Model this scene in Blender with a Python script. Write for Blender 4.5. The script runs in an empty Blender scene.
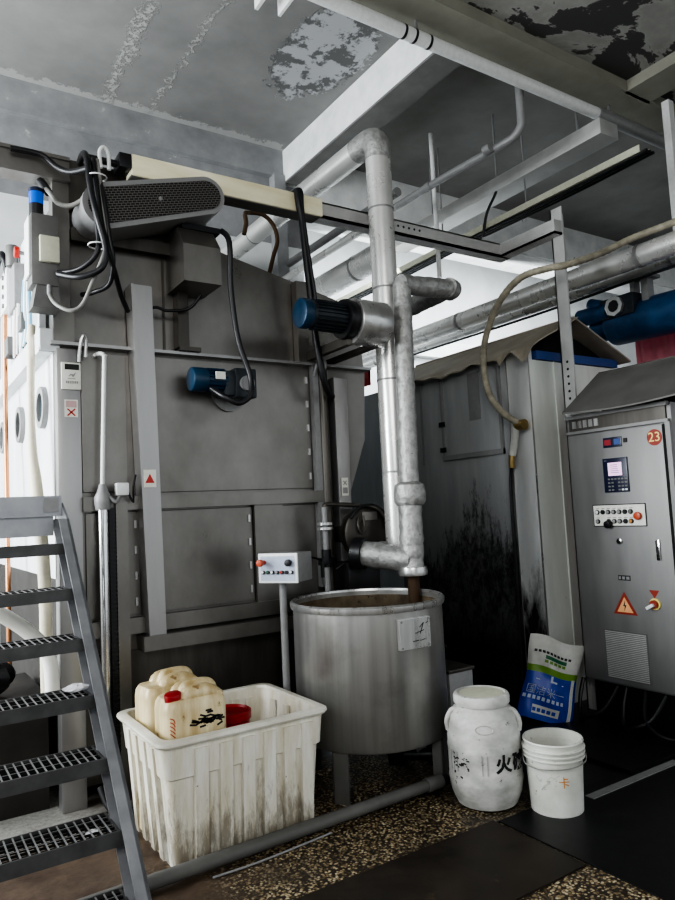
import bpy, bmesh, math, random
from mathutils import Vector, Matrix
random.seed(7)
PI = math.pi
COL = bpy.context.scene.collection
OFF = {}

# ------------------------------------------------------------------ geometry collector
def catmull(pts, n):
    P = [Vector(p) for p in pts]
    if len(P) < 3 or n <= 1: return P
    out = []
    for i in range(len(P)-1):
        p0 = P[max(i-1, 0)]; p1 = P[i]; p2 = P[i+1]; p3 = P[min(i+2, len(P)-1)]
        for k in range(n):
            t = k/n
            out.append(0.5*((2*p1)+(p2-p0)*t+(2*p0-5*p1+4*p2-p3)*t*t+(3*p1-p0-3*p2+p3)*t**3))
    out.append(P[-1])
    return out

class MB:
    def __init__(s): s.bm = bmesh.new()
    def box(s, x0, x1, y0, y1, z0, z1, b=0.0, xf=None):
        t = bmesh.new()
        r = bmesh.ops.create_cube(t, size=1)
        M = Matrix.Translation(((x0+x1)/2, (y0+y1)/2, (z0+z1)/2)) @ Matrix.Diagonal((abs(x1-x0), abs(y1-y0), abs(z1-z0), 1))
        bmesh.ops.transform(t, matrix=M, verts=t.verts)
        if b > 0: bmesh.ops.bevel(t, geom=t.edges[:], offset=b, segments=2, affect='EDGES', profile=0.6)
        return s._merge(t, xf)
    def _merge(s, t, xf=None):
        if xf is not None: bmesh.ops.transform(t, matrix=xf, verts=t.verts)
        bmesh.ops.recalc_face_normals(t, faces=t.faces[:])
        m = bpy.data.meshes.new('tmp'); t.to_mesh(m); t.free()
        s.bm.from_mesh(m); bpy.data.meshes.remove(m)
        return s
    def ring_sweep(s, rings, closed=False, caps=True, xf=None):
        t = bmesh.new(); R = [[t.verts.new(p) for p in r] for r in rings]
        n = len(R[0])
        for i in range(len(R)-(0 if closed else 1)):
            a = R[i]; b = R[(i+1) % len(R)]
            for k in range(n): t.faces.new((a[k], a[(k+1) % n], b[(k+1) % n], b[k]))
        if caps and not closed:
            t.faces.new(R[0][::-1]); t.faces.new(R[-1])
        return s._merge(t, xf)
    def tube(s, pts, r, seg=10, sm=1, closed=False, xf=None):
        P = catmull(pts, sm); n = len(P); rings = []
        rr = r if isinstance(r, (list, tuple)) else None
        prev = None
        for i in range(n):
            d = (P[min(i+1, n-1)]-P[max(i-1, 0)])
            if closed: d = P[(i+1) % n]-P[i-1]
            d.normalize()
            if prev is None:
                u = d.orthogonal().normalized()
            else:
                u = prev-d*prev.dot(d)
                u = u.normalized() if u.length > 1e-6 else d.orthogonal().normalized()
            prev = u; v = d.cross(u)
            k = 1.0
            if 0 < i < n-1:
                d1 = (P[i]-P[i-1]).normalized(); d2 = (P[i+1]-P[i]).normalized()
                k = 1/max(0.6, math.sqrt(max(0.0, (1+d1.dot(d2))/2)))
            q = (rr[i] if rr else r)
            rings.append([P[i]+(u*math.cos(2*PI*j/seg)+v*math.sin(2*PI*j/seg))*q*k for j in range(seg)])
        return s.ring_sweep(rings, closed=closed, xf=xf)
    def cyl(s, p0, p1, r, seg=24, r2=None, b=0.0, xf=None):
        p0 = Vector(p0); p1 = Vector(p1); d = (p1-p0); L = d.length; d.normalize()
        u = d.orthogonal().normalized(); v = d.cross(u); r2 = r if r2 is None else r2
        prof = [(r, 0), (r2, L)]
        if b > 0: prof = [(r-b, 0), (r-b*.3, b*.3), (r, b), (r2, L-b), (r2-b*.3, L-b*.3), (r2-b, L)]
        rings = [[p0+d*h+(u*math.cos(2*PI*j/seg)+v*math.sin(2*PI*j/seg))*q for j in range(seg)] for q, h in prof]
        return s.ring_sweep(rings, xf=xf)
    def lathe(s, prof, c, seg=48, axis='Z', caps=True, xf=None):
        c = Vector(c); rings = []
        for r, h in prof:
            ring = []
            for j in range(seg):
                a = 2*PI*j/seg; x, y = r*math.cos(a), r*math.sin(a)
                ring.append(c+(Vector((x, y, h)) if axis == 'Z' else Vector((h, x, y)) if axis == 'X' else Vector((x, h, y))))
            rings.append(ring)
        return s.ring_sweep(rings, caps=caps, xf=xf)
    def prism(s, poly, a, b, axis='Y', bev=0.0, xf=None):
        t = bmesh.new()
        def P(p, h): return (p[0], h, p[1]) if axis == 'Y' else (h, p[0], p[1]) if axis == 'X' else (p[0], p[1], h)
        A = [t.verts.new(P(p, a)) for p in poly]; B = [t.verts.new(P(p, b)) for p in poly]
        t.faces.new(A); t.faces.new(B[::-1]); n = len(poly)
        for i in range(n): t.faces.new((A[i], B[i], B[(i+1) % n], A[(i+1) % n]))
        bmesh.ops.recalc_face_normals(t, faces=t.faces[:])
        if bev > 0: bmesh.ops.bevel(t, geom=t.edges[:], offset=bev, segments=2, affect='EDGES')
        return s._merge(t, xf)
    def quad(s, *pts, xf=None):
        t = bmesh.new(); t.faces.new([t.verts.new(p) for p in pts]); return s._merge(t, xf)
    def grid(s, fn, nu, nv, thick=0.0, xf=None):
        t = bmesh.new()
        V = [[t.verts.new(fn(i/nu, j/nv)) for j in range(nv+1)] for i in range(nu+1)]
        for i in range(nu):
            for j in range(nv): t.faces.new((V[i][j], V[i+1][j], V[i+1][j+1], V[i][j+1]))
        if thick:
            W = [[t.verts.new(v.co-Vector((0, 0, thick))) for v in row] for row in V]
            for i in range(nu):
                for j in range(nv): t.faces.new((W[i][j], W[i][j+1], W[i+1][j+1], W[i+1][j]))
            for i in range(nu):
                t.faces.new((V[i][0], W[i][0], W[i+1][0], V[i+1][0])); t.faces.new((V[i+1][nv], W[i+1][nv], W[i][nv], V[i][nv]))
            for j in range(nv):
                t.faces.new((V[0][j+1], W[0][j+1], W[0][j], V[0][j])); t.faces.new((V[nu][j], W[nu][j], W[nu][j+1], V[nu][j+1]))
        return s._merge(t, xf)
    def text(s, body, size, xf, ext=0.0008, cut=0, fn=None, bold=0.0):
        cu = bpy.data.curves.new('t', 'FONT'); cu.body = body; cu.size = size; cu.extrude = ext; cu.offset = bold
        cu.align_x = 'CENTER'; cu.align_y = 'CENTER'; cu.resolution_u = 3
        o = bpy.data.objects.new('t', cu); COL.objects.link(o)
        dg = bpy.context.evaluated_depsgraph_get(); dg.update()
        m = bpy.data.meshes.new_from_object(o.evaluated_get(dg))
        bpy.data.objects.remove(o); bpy.data.curves.remove(cu)
        t = bmesh.new(); t.from_mesh(m); bpy.data.meshes.remove(m)
        if cut: bmesh.ops.subdivide_edges(t, edges=[e for e in t.edges if e.calc_length() > size*.2], cuts=cut)
        if fn:
            for v in t.verts: v.co = fn(v.co)
        return s._merge(t, xf)
    def build(s, name, mat, parent=None, smooth=40, xf=None, base=None):
        me = bpy.data.meshes.new(name)
        if xf is not None: bmesh.ops.transform(s.bm, matrix=xf, verts=s.bm.verts)
        if parent is not None: off = OFF[parent.name]
        elif base is not None: off = Vector(base)
        else:
            xs = [v.co.x for v in s.bm.verts]; ys = [v.co.y for v in s.bm.verts]; zs = [v.co.z for v in s.bm.verts]
            off = Vector(((min(xs)+max(xs))/2, (min(ys)+max(ys))/2, min(zs)))
        bmesh.ops.transform(s.bm, matrix=Matrix.Translation(-off), verts=s.bm.verts)
        s.bm.to_mesh(me); s.bm.free()
        if smooth:
            me.shade_smooth(); me.set_sharp_from_angle(angle=math.radians(smooth))
        o = bpy.data.objects.new(name, me); COL.objects.link(o)
        me.materials.append(M[mat] if isinstance(mat, str) else mat)
        if parent is not None: o.parent = parent
        else: o.location = off
        OFF[o.name] = off
        return o

def thing(name, label, cat, loc, group=None):
    o = bpy.data.objects.new(name, None); COL.objects.link(o); o.location = loc
    o.empty_display_size = .1
    OFF[o.name] = Vector(loc); o['label'] = label; o['category'] = cat
    if group: o['group'] = group
    return o
def tag(o, label, cat, group=None, kind=None):
    o['label'] = label; o['category'] = cat
    if group: o['group'] = group
    if kind: o['kind'] = kind
    return o
def struct(o): o['kind'] = 'structure'; return o
def box1(name, mat, parent, *a, b=0.0, xf=None, smooth=40): return MB().box(*a, b=b).build(name, mat, parent, xf=xf, smooth=smooth)
def rot(c, ang, axis='Z'):
    c = Vector(c); return Matrix.Translation(c) @ Matrix.Rotation(ang, 4, axis) @ Matrix.Translation(-c)

# facing frames for flat lettering: local x = reading direction, local y = up, local z = out of the surface
def face(loc, xdir, up=(0, 0, 1)):
    x = Vector(xdir).normalized(); y = Vector(up).normalized(); z = x.cross(y).normalized(); y = z.cross(x)
    m = Matrix((x, y, z)).transposed().to_4x4(); m.translation = loc; return m
FRONT = (1, 0, 0)       # on a face looking to -Y
SIDE = (0, -1, 0)       # on a face looking to -X

# ------------------------------------------------------------------ materials
M = {}
class NT:
    def __init__(s, name):
        m = bpy.data.materials.new(name); m.use_nodes = True; s.m = m; s.t = m.node_tree; s.N = s.t.nodes; s.L = s.t.links
        s.p = s.N['Principled BSDF']; M[name] = m
    def new(s, kind, **kw):
        n = s.N.new(kind)
        for k, v in kw.items(): setattr(n, k, v)
        return n
    def link(s, a, b): s.L.new(a, b)
    def coord(s, scale=(1, 1, 1), kind='Object'):
        c = s.new('ShaderNodeTexCoord'); mp = s.new('ShaderNodeMapping'); mp.inputs['Scale'].default_value = scale
        s.link(c.outputs[kind], mp.inputs['Vector']); return mp.outputs[0]
    def noise(s, scale=(1, 1, 1), freq=5, detail=5, rough=.6, dist=0):
        n = s.new('ShaderNodeTexNoise'); s.link(s.coord(scale), n.inputs['Vector'])
        n.inputs['Scale'].default_value = freq; n.inputs['Detail'].default_value = detail
        n.inputs['Roughness'].default_value = rough; n.inputs['Distortion'].default_value = dist
        return n.outputs['Fac']
    def ramp(s, src, stops):
        r = s.new('ShaderNodeValToRGB'); e = r.color_ramp.elements
        while len(e) < len(stops): e.new(.5)
        for el, (p, c) in zip(e, stops):
            el.position = p; el.color = (c, c, c, 1) if not isinstance(c, (tuple, list)) else (*c, 1)
        s.link(src, r.inputs[0]); return r.outputs[0]
    def mix(s, fac, a, b, mode='MIX'):
        n = s.new('ShaderNodeMix', data_type='RGBA', blend_type=mode)
        for v, i in ((fac, 0), (a, 6), (b, 7)):
            if isinstance(v, (int, float)): n.inputs[i].default_value = v
            elif isinstance(v, (tuple, list)): n.inputs[i].default_value = (*v, 1)
            else: s.link(v, n.inputs[i])
        return n.outputs[2]
    def math(s, op, a, b=0.0, clamp=False):
        n = s.new('ShaderNodeMath', operation=op, use_clamp=clamp)
        for v, i in ((a, 0), (b, 1)):
            if isinstance(v, (int, float)): n.inputs[i].default_value = v
            else: s.link(v, n.inputs[i])
        return n.outputs[0]
    def xyz(s):
        c = s.new('ShaderNodeTexCoord'); x = s.new('ShaderNodeSeparateXYZ'); s.link(c.outputs['Object'], x.inputs[0]); return x.outputs
    def out(s, col=None, rough=None, metal=None, bump=None, bstr=.2, bdist=.01):
        for v, k in ((col, 'Base Color'), (rough, 'Roughness'), (metal, 'Metallic')):
            if v is None: continue
            if isinstance(v, (int, float)): s.p.inputs[k].default_value = v
            elif isinstance(v, (tuple, list)): s.p.inputs[k].default_value = (*v, 1)
            else: s.link(v, s.p.inputs[k])
        if bump is not None:
            b = s.new('ShaderNodeBump'); b.inputs['Strength'].default_value = bstr; b.inputs['Distance'].default_value = bdist
            s.link(bump, b.inputs['Height']); s.link(b.outputs[0], s.p.inputs['Normal'])
        return s.m

def worn(name, c1, c2, rough=.5, metal=0.0, scale=(1, 1, 1), freq=4, spot=None, bstr=.1):
    """two blended tones, optional (colour, frequency, threshold) blotches"""
    t = NT(name); n = t.noise(scale, freq, 6)
    col = t.mix(t.ramp(n, [(.3, 0.0), (.7, 1.0)]), c1, c2)
    if spot:
        f = t.ramp(t.noise((1, 1, 1), spot[1], 6, .7), [(spot[2], 0.0), (spot[2]+.04, 1.0)])
        col = t.mix(f, col, spot[0])
    rg = t.ramp(n, [(.2, max(0, rough-.1)), (.8, min(1, rough+.1))])
    return t.out(col, rg, metal, n, bstr)
def flat(name, c, rough=.5, metal=0.0, emit=0):
    t = NT(name); n = t.noise((1, 1, 1), 30, 3)
    col = t.mix(t.ramp(n, [(.3, 0.0), (.7, 1.0)]), [x*.88 for x in c], c)
    t.out(col, rough, metal)
    if emit:
        t.p.inputs['Emission Color'].default_value = (*c, 1); t.p.inputs['Emission Strength'].default_value = emit
    return t.m

worn('machine_steel', (.15, .142, .13), (.26, .25, .235), .34, .75, (.8, .8, .55), 3, bstr=.02)
worn('machine_steel_dark', (.07, .065, .058), (.13, .122, .11), .42, .7, (3, 3, .4), 3, bstr=.04)
worn('post_steel', (.31, .305, .30), (.38, .375, .37), .36, .7, (2, 2, .4), 3, bstr=.03)
worn('bright_steel', (.42, .42, .41), (.58, .58, .57), .3, .8, (5, 5, .5), 4, bstr=.03)
worn('white_side', (.55, .57, .58), (.72, .74, .75), .5, .1, (1, 1, .4), 3, bstr=.03)
worn('duct_steel', (.62, .62, .60), (.80, .80, .78), .28, .6, (1, 1, 1), 2, spot=((.35, .34, .32), 12, .72), bstr=.02)
worn('wrapped_foil', (.26, .26, .25), (.46, .46, .45), .42, .5, (1, 1, 1), 26, spot=((.15, .145, .14), 34, .64), bstr=1.0)
worn('stair_steel', (.26, .265, .28), (.40, .405, .42), .40, .6, (1, 1, 1), 6, bstr=.05)
worn('grating', (.045, .042, .04), (.10, .095, .09), .5, .5, (1, 1, 1), 30, bstr=.1)
worn('tread_edge', (.07, .07, .07), (.12, .12, .12), .5, .5, (1, 1, 1), 10, bstr=.05)
worn('dirty_white', (.62, .61, .55), (.86, .86, .82), .5, 0, (1, 1, .5), 4, spot=((.16, .13, .1), 26, .71), bstr=.05)
worn('crate_rim', (.5, .47, .38), (.78, .77, .7), .45, 0, (1, 1, 1), 4, bstr=.03)
worn('barrel_white', (.30, .30, .28), (.66, .66, .63), .5, 0, (1, 1, 1.6), 6, spot=((.16, .155, .14), 20, .63), bstr=.08)
worn('bucket_white', (.50, .50, .45), (.68, .69, .64), .45, 0, (1, 1, 1), 5, spot=((.2, .17, .13), 28, .645), bstr=.05)
worn('jerry', (.42, .29, .12), (.84, .76, .52), .33, 0, (3, 3, .5), 4, spot=((.30, .19, .08), 9, .6), bstr=.08)
worn('black_rubber', (.008, .008, .009), (.02, .02, .022), .45, 0, (1, 1, 1), 10)
worn('black_cable', (.008, .008, .01), (.018, .018, .02), .4, 0, (1, 1, 1), 10)
worn('grey_cable', (.17, .17, .16), (.3, .3, .28), .5, 0, (1, 1, 1), 10)
worn('hose_beige', (.20, .185, .14), (.40, .37, .29), .6, 0, (1, 1, 1), 14, bstr=.4)
worn('cream_lagging', (.70, .64, .42), (.88, .85, .66), .6, 0, (.6, 3, 3), 4, spot=((.35, .22, .1), 9, .68))
worn('blue_paint', (.008, .028, .06), (.016, .055, .105), .4, .2, (1, 1, 1), 12, bstr=.1)
worn('blue_grey_motor', (.02, .025, .03), (.05, .06, .07), .45, .3, (1, 1, 1), 14)
flat('blue_cap', (.012, .05, .10), .4)
flat('blue_beacon', (.01, .1, .5), .15, 0, .25)
flat('blue_strip', (.05, .1, .3), .5)
flat('blue_tube', (.2, .42, .55), .3)
flat('black_plastic', (.012, .012, .014), .4)
flat('dark_hole', (.006, .006, .006), .8)
flat('red_cap', (.35, .012, .015), .4)
flat('red_button', (.45, .03, .02), .35)
flat('orange_red', (.5, .09, .04), .4)
flat('cream_cover', (.6, .6, .48), .5)
flat('grey_box', (.16, .16, .155), .5, .2)
flat('mid_grey', (.28, .28, .28), .5, .2)
flat('white_plastic', (.75, .77, .77), .4)
flat('chrome', (.75, .75, .75), .15, 1)
flat('brass', (.34, .25, .11), .4, .7)
flat('copper', (.55, .27, .14), .35, .8)
flat('white_paint', (.72, .73, .72), .5)
flat('cream_hose', (.7, .66, .52), .6)
flat('screen_lit', (.75, .5, .72), .3, 0, .6)
flat('screen_text', (.45, .3, .5), .4)
flat('navy', (.015, .02, .05), .3)
flat('led_red', (.3, .03, .04), .3)
flat('sticker_red', (.30, .035, .02), .5)
flat('sticker_yellow', (.85, .72, .25), .5)
flat('sign_white', (.72, .72, .66), .5)
flat('sign_pink', (.55, .38, .37), .5)
flat('sign_orange', (.8, .42, .2), .5)
flat('ink_black', (.012, .012, .012), .6)
flat('ink_grey', (.3, .3, .29), .6)
flat('ink_orange', (.55, .24, .05), .6)
flat('sack_white', (.5, .5, .47), .5)
flat('sack_blue', (.01, .05, .35), .4)
flat('sack_green', (.12, .25, .02), .5)
flat('sack_green_dark', (.01, .12, .05), .5)
flat('sack_pale', (.45, .5, .6), .5)
flat('glass_dark', (.06, .09, .1), .1, .2)
worn('dark_brown', (.015, .013, .011), (.04, .035, .03), .6, .1, (1, 1, 1), 4)
flat('rust', (.07, .04, .02), .8)
flat('pink_sheet', (.75, .30, .36), .5)
flat('plastic_bag', (.012, .012, .013), .25)
flat('louver', (.45, .45, .44), .5, .1)
worn('far_sheet', (.34, .37, .39), (.46, .49, .51), .6, .1, (2, 2, .4), 3)
worn('channel_steel', (.42, .42, .41), (.55, .55, .54), .4, .35, (1, 1, 1), 4)
worn('drive_blue', (.010, .05, .13), (.02, .095, .22), .4, .2, (1, 1, 1), 12)
flat('paper', (.7, .7, .72), .7)
worn('tank_inside', (.075, .055, .034), (.21, .165, .105), .6, .1, (1, 1, 1), 8, spot=((.03, .02, .012), 40, .6))
worn('concrete_band', (.20, .205, .21), (.33, .335, .34), .8, 0, (1, 1, 1), 3, spot=((.42, .43, .43), 6, .63))
worn('wall_paint_white', (.6, .62, .62), (.74, .76, .76), .8, 0, (1, 1, 1), 2)
worn('beam_white', (.70, .72, .72), (.9, .91, .9), .7, 0, (1, 1, 1), 5, spot=((.3, .3, .29), 8, .68))
worn('soffit_shade_grey', (.14, .14, .135), (.21, .21, .205), .8, 0, (1, 1, 1), 4)
worn('beam_olive', (.22, .216, .18), (.30, .295, .25), .75, 0, (1, 1, 1), 3, spot=((.03, .03, .028), 14, .74))
worn('ceiling_far', (.19, .187, .18), (.27, .267, .26), .85, 0, (1, 1, 1), 2)
worn('roof_sheet', (.27, .24, .19), (.42, .385, .32), .6, .1, (1, 1, 1), 4, spot=((.12, .1, .08), 12, .68))
worn('hood_grey', (.11, .108, .1), (.16, .157, .148), .6, .2, (1, 1, 1), 5)
worn('end_panel', (.58, .61, .57), (.74, .77, .73), .45, .1, (2, 2, .3), 3, spot=((.2, .2, .18), 18, .72))
worn('cabinet_steel', (.19, .188, .185), (.25, .248, .243), .48, .4, (2, 2, .4), 3, bstr=.02)

def m_mesh():
    t = NT('perforated'); x = t.xyz()
    cb = t.new('ShaderNodeCombineXYZ'); t.link(x[0], cb.inputs[0]); t.link(x[2], cb.inputs[1])
    mp = t.new('ShaderNodeMapping'); mp.inputs['Rotation'].default_value = (0, 0, -.24); t.link(cb.outputs[0], mp.inputs[0])
    b = t.new('ShaderNodeTexBrick'); t.link(mp.outputs[0], b.inputs['Vector'])
    b.inputs['Color1'].default_value = (.004, .004, .004, 1); b.inputs['Color2'].default_value = (.006, .006, .006, 1)
    b.inputs['Mortar'].default_value = (.16, .15, .14, 1); b.inputs['Scale'].default_value = 1
    b.inputs['Brick Width'].default_value = .026; b.inputs['Row Height'].default_value = .0135; b.inputs['Mortar Size'].default_value = .0019
    t.out(b.outputs['Color'], .5, .2)
m_mesh()

def m_floor():
    t = NT('terrazzo_floor'); x = t.xyz()
    v = t.new('ShaderNodeTexVoronoi'); t.link(t.coord(), v.inputs['Vector']); v.inputs['Scale'].default_value = 85
    chips = t.ramp(v.outputs['Color'], [(.30, (.03, .02, .01)), (.42, (.16, .115, .06)), (.62, (.34, .26, .15)), (.88, (.56, .48, .33))])
    grout = t.ramp(v.outputs['Distance'], [(.42, 0.0), (.68, 1.0)])
    ter = t.mix(grout, chips, (.035, .026, .018))
    wet = t.ramp(t.noise((1, 1, 1), 2.3, 5, .65), [(.47, 0.0), (.66, 1.0)])
    ter = t.mix(t.math('MULTIPLY', wet, .8), ter, (.03, .022, .016))
    red = t.mix(t.ramp(t.noise((1, 1, 1), 5, 6, .7), [(.35, 0.0), (.7, 1.0)]), (.045, .028, .019), (.12, .085, .06))
    grey = t.mix(t.ramp(t.noise((1, 1, 1), 40, 6, .8), [(.3, 0.0), (.7, 1.0)]), (.16, .155, .14), (.42, .41, .38))
    black = t.mix(t.ramp(t.noise((1, 1, 1), 4, 5, .7), [(.4, 0.0), (.75, 1.0)]), (.0045, .0045, .005), (.02, .019, .018))
    wob = t.math('MULTIPLY', t.math('SUBTRACT', t.noise((1, 1, 1), 3, 4), .5), .9)
    sx = t.math('ADD', x[0], wob); sy = t.math('ADD', x[1], wob)
    # left strip: reddish dry slab, behind the stairs pale concrete, right: black and wet
    f_left = t.ramp(t.math('ADD', t.math('MULTIPLY', sx, .5), .0), [(.50, 1.0), (.68, 0.0)])
    col = t.mix(f_left, ter, red)
    f_b = t.ramp(t.math('MULTIPLY', sy, .2), [(.70, 0.0), (.77, 1.0)])
    f_bl = t.math('MULTIPLY', f_b, t.ramp(t.math('MULTIPLY', sx, .5), [(.42, 1.0), (.55, 0.0)]))
    col = t.mix(f_bl, col, grey)
    f_dark = t.math('MULTIPLY', f_b, t.ramp(t.math('MULTIPLY', sx, .5), [(.55, 0.0), (.8, 1.0)]))
    col = t.mix(f_dark, col, black)
    f_r = t.ramp(t.math('MULTIPLY', sx, .25), [(.60, 0.0), (.72, 1.0)])
    f_r2 = t.math('MULTIPLY', f_r, t.ramp(t.math('MULTIPLY', sy, .25), [(.44, 0.0), (.52, 1.0)]))
    col = t.mix(f_r2, col, black)
    rg = t.mix(f_r2, t.ramp(wet, [(0, .55), (1, .25)]), (.42, .42, .42))
    t.out(col, rg, 0, t.noise((1, 1, 1), 30, 4), .25, .01)
m_floor()
worn('plate_steel', (.017, .013, .010), (.05, .038, .028), .5, .3, (1, 1, 1), 4, spot=((.075, .055, .035), 5, .64), bstr=.1)
worn('plate_black', (.003, .003, .0035), (.011, .011, .0115), .42, .2, (1, 1, 1), 5, bstr=.1)

def m_ceiling():
    # grey slab with flaking seams and one pale peeled patch (positions in metres on the slab)
    t = NT('ceiling_flaking'); x = t.xyz()
    base = t.mix(t.ramp(t.noise((1, 1, 1), 1.4, 6, .6), [(.3, 0.0), (.7, 1.0)]), (.20, .20, .195), (.29, .288, .28))
    n = t.math('MULTIPLY', t.math('SUBTRACT', t.noise((1, 1, 1), 9, 6, .75), .5), .35)
    fl = t.ramp(t.noise((1, 1, 1), 24, 5, .7), [(.45, 0.0), (.52, 1.0)])
    def seam(x0, k, w):
        d = t.math('ABSOLUTE', t.math('SUBTRACT', t.math('ADD', x[0], n), t.math('ADD', t.math('MULTIPLY', x[1], k), x0)))
        return t.math('MULTIPLY', t.ramp(t.math('DIVIDE', d, w), [(.5, 1.0), (1.0, 0.0)]), fl)
    s = t.math('MAXIMUM', seam(2.3, -.02, .035), seam(1.62, .02, .07))
    edge = t.ramp(t.math('ADD', x[1], n), [(0, 0.0), (1, 0.0)])
    e = t.math('SUBTRACT', 6.36, t.math('ADD', x[1], t.math('MULTIPLY', n, 1.3)))
    ed = t.ramp(t.math('ADD', t.math('MULTIPLY', e, 3.0), .5), [(.42, 1.0), (.5, 0.0)])
    col = t.mix(t.math('MULTIPLY', s, .6), base, (.5, .5, .48)); col = t.mix(t.math('MULTIPLY', ed, .8), col, (.42, .42, .41))
    dx = t.math('SUBTRACT', x[0], 3.22); dy = t.math('MULTIPLY', t.math('SUBTRACT', x[1], 4.85), .55)
    r = t.math('SQRT', t.math('ADD', t.math('MULTIPLY', dx, dx), t.math('MULTIPLY', dy, dy)))
    r = t.math('ADD', r, t.math('MULTIPLY', n, 1.3))
    pt = t.ramp(r, [(.37, 1.0), (.40, 0.0)])
    inner = t.ramp(t.noise((1, 1, 1), 4, 6, .7), [(.5, 0.0), (.54, 1.0)])
    pc = t.mix(inner, (.44, .45, .46), (.15, .15, .15))
    col = t.mix(pt, col, pc)
    hgt = t.math('ADD', t.math('MULTIPLY', s, .6), t.math('MULTIPLY', pt, -.6))
    t.out(col, .85, 0, hgt, .6, .02)
m_ceiling()
def m_ceiling_near():
    t = NT('ceiling_peeled'); 
    base = t.mix(t.ramp(t.noise((1, 1, 1), 3, 6, .6), [(.3, 0.0), (.7, 1.0)]), (.24, .24, .222), (.36, .36, .335))
    f = t.ramp(t.noise((1, 1.6, 1), 1.3, 8, .62, .4), [(.50, 0.0), (.515, 1.0)])
    lip = t.ramp(t.noise((1, 1.6, 1), 1.3, 8, .62, .4), [(.46, 0.0), (.495, 1.0), (.505, 1.0), (.52, 0.0)])
    col = t.mix(f, base, (.065, .065, .063)); col = t.mix(t.math('MULTIPLY', lip, .5), col, (.38, .38, .36))
    t.out(col, .85, 0, f, -.5, .03)
m_ceiling_near()

def m_stained():
    # grimy sheet-steel wall: black splash rising from the ground, spattered edge (z from the base)
    t = NT('stained_wall'); x = t.xyz()
    clean = t.mix(t.ramp(t.noise((2, 2, .3), 3, 5), [(.3, 0.0), (.7, 1.0)]), (.33, .34, .345), (.46, .47, .47))
    n1 = t.noise((1, 2.2, .8), 1.6, 8, .68); n2 = t.noise((1, 3, .9), 9, 8, .8)
    h = t.math('ADD', x[2], t.math('ADD', t.math('MULTIPLY', t.math('SUBTRACT', n1, .5), 2.0), t.math('MULTIPLY', t.math('SUBTRACT', n2, .5), 1.1)))
    yy = t.math('ADD', x[1], .50)
    h = t.math('ADD', h, t.math('MULTIPLY', t.math('MULTIPLY', yy, yy), 1.1))
    f = t.ramp(t.math('MULTIPLY', h, .5), [(.62, 1.0), (.72, 0.0)])
    sp = t.ramp(t.noise((1, 1, .6), 16, 8, .8), [(.42, 1.0), (.58, .45)])
    f = t.math('MULTIPLY', f, sp)
    low = t.ramp(t.math('ADD', t.math('MULTIPLY', x[2], .5), t.math('MULTIPLY', t.math('SUBTRACT', n2, .5), .25)), [(.18, 1.0), (.45, 0.0)])
    f = t.math('MAXIMUM', f, low)
    haze = t.ramp(t.math('MULTIPLY', x[2], .333), [(.30, .75), (.62, 0.0)])
    col = t.mix(haze, clean, (.10, .103, .105)); col = t.mix(f, col, (.014, .014, .014))
    t.out(col, t.ramp(n1, [(.3, .35), (.7, .55)]), .25, n2, .12, .01)
m_stained()
def m_corner():
    t = NT('corner_sheet'); x = t.xyz()
    clean = t.mix(t.ramp(t.noise((2, 2, .3), 3, 5), [(.3, 0.0), (.7, 1.0)]), (.5, .51, .51), (.66, .67, .66))
    n2 = t.noise((1, 2, .6), 7, 8, .75)
    h = t.math('ADD', x[2], t.math('MULTIPLY', t.math('SUBTRACT', n2, .5), 1.3))
    f = t.ramp(t.math('MULTIPLY', h, .5), [(.28, 1.0), (.5, 0.0)])
    col = t.mix(f, clean, (.012, .012, .012))
    t.out(col, .45, .3, n2, .08)
m_corner()
def m_tank():
    t = NT('tank_steel'); x = t.xyz()
    n = t.noise((14, 14, .5), 1.6, 6, .6); n0 = t.noise((1, 1, 1), 3.5, 6, .6)
    col = t.mix(t.ramp(n, [(.3, 0.0), (.7, 1.0)]), (.36, .357, .345), (.46, .455, .44))
    col = t.mix(t.ramp(n0, [(.5, 0.0), (.75, .6)]), col, (.22, .21, .19))
    t.out(col, t.ramp(n, [(.2, .28), (.8, .48)]), .75, n, .03)
m_tank()
def m_brushed_crate():
    t = NT('crate_white'); x = t.xyz()
    n = t.noise((3, 3, .35), 5, 6, .7); g = t.noise((2.5, 2.5, .6), 6, 8, .75)
    col = t.mix(t.ramp(n, [(.38, 0.0), (.72, 1.0)]), (.62, .58, .46), (.82, .82, .78))
    h = t.math('ADD', x[2], t.math('MULTIPLY', t.math('SUBTRACT', g, .5), 1.5))
    col = t.mix(t.ramp(h, [(.0, .75), (.24, 0.0)]), col, (.17, .14, .10))
    sp = t.ramp(t.noise((1, 1, .8), 34, 5, .7), [(.68, 0.0), (.72, 1.0)])
    col = t.mix(sp, col, (.08, .06, .04))
    t.out(col, .42, 0, g, .06)
m_brushed_crate()

# ------------------------------------------------------------------ camera
YAW, PITCH, ROLL, FPX = 0.578820, 0.0851834, -0.0486326, 695.836
def cam():
    f = Vector((math.sin(YAW)*math.cos(PITCH), math.cos(YAW)*math.cos(PITCH), math.sin(PITCH)))
    r = Vector((math.cos(YAW), -math.sin(YAW), 0)); u = r.cross(f)
    c, s = math.cos(ROLL), math.sin(ROLL)
    R = c*r+s*u; U = -s*r+c*u
    m = Matrix((R, U, -f)).transposed().to_4x4(); m.translation = (0, 0, 1.5)
    cd = bpy.data.cameras.new('camera'); cd.sensor_fit = 'HORIZONTAL'; cd.sensor_width = 36; cd.lens = FPX/675*36
    cd.clip_start = .05; o = bpy.data.objects.new('camera', cd); COL.objects.link(o); o.matrix_world = m
    bpy.context.scene.camera = o
cam()

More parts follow.
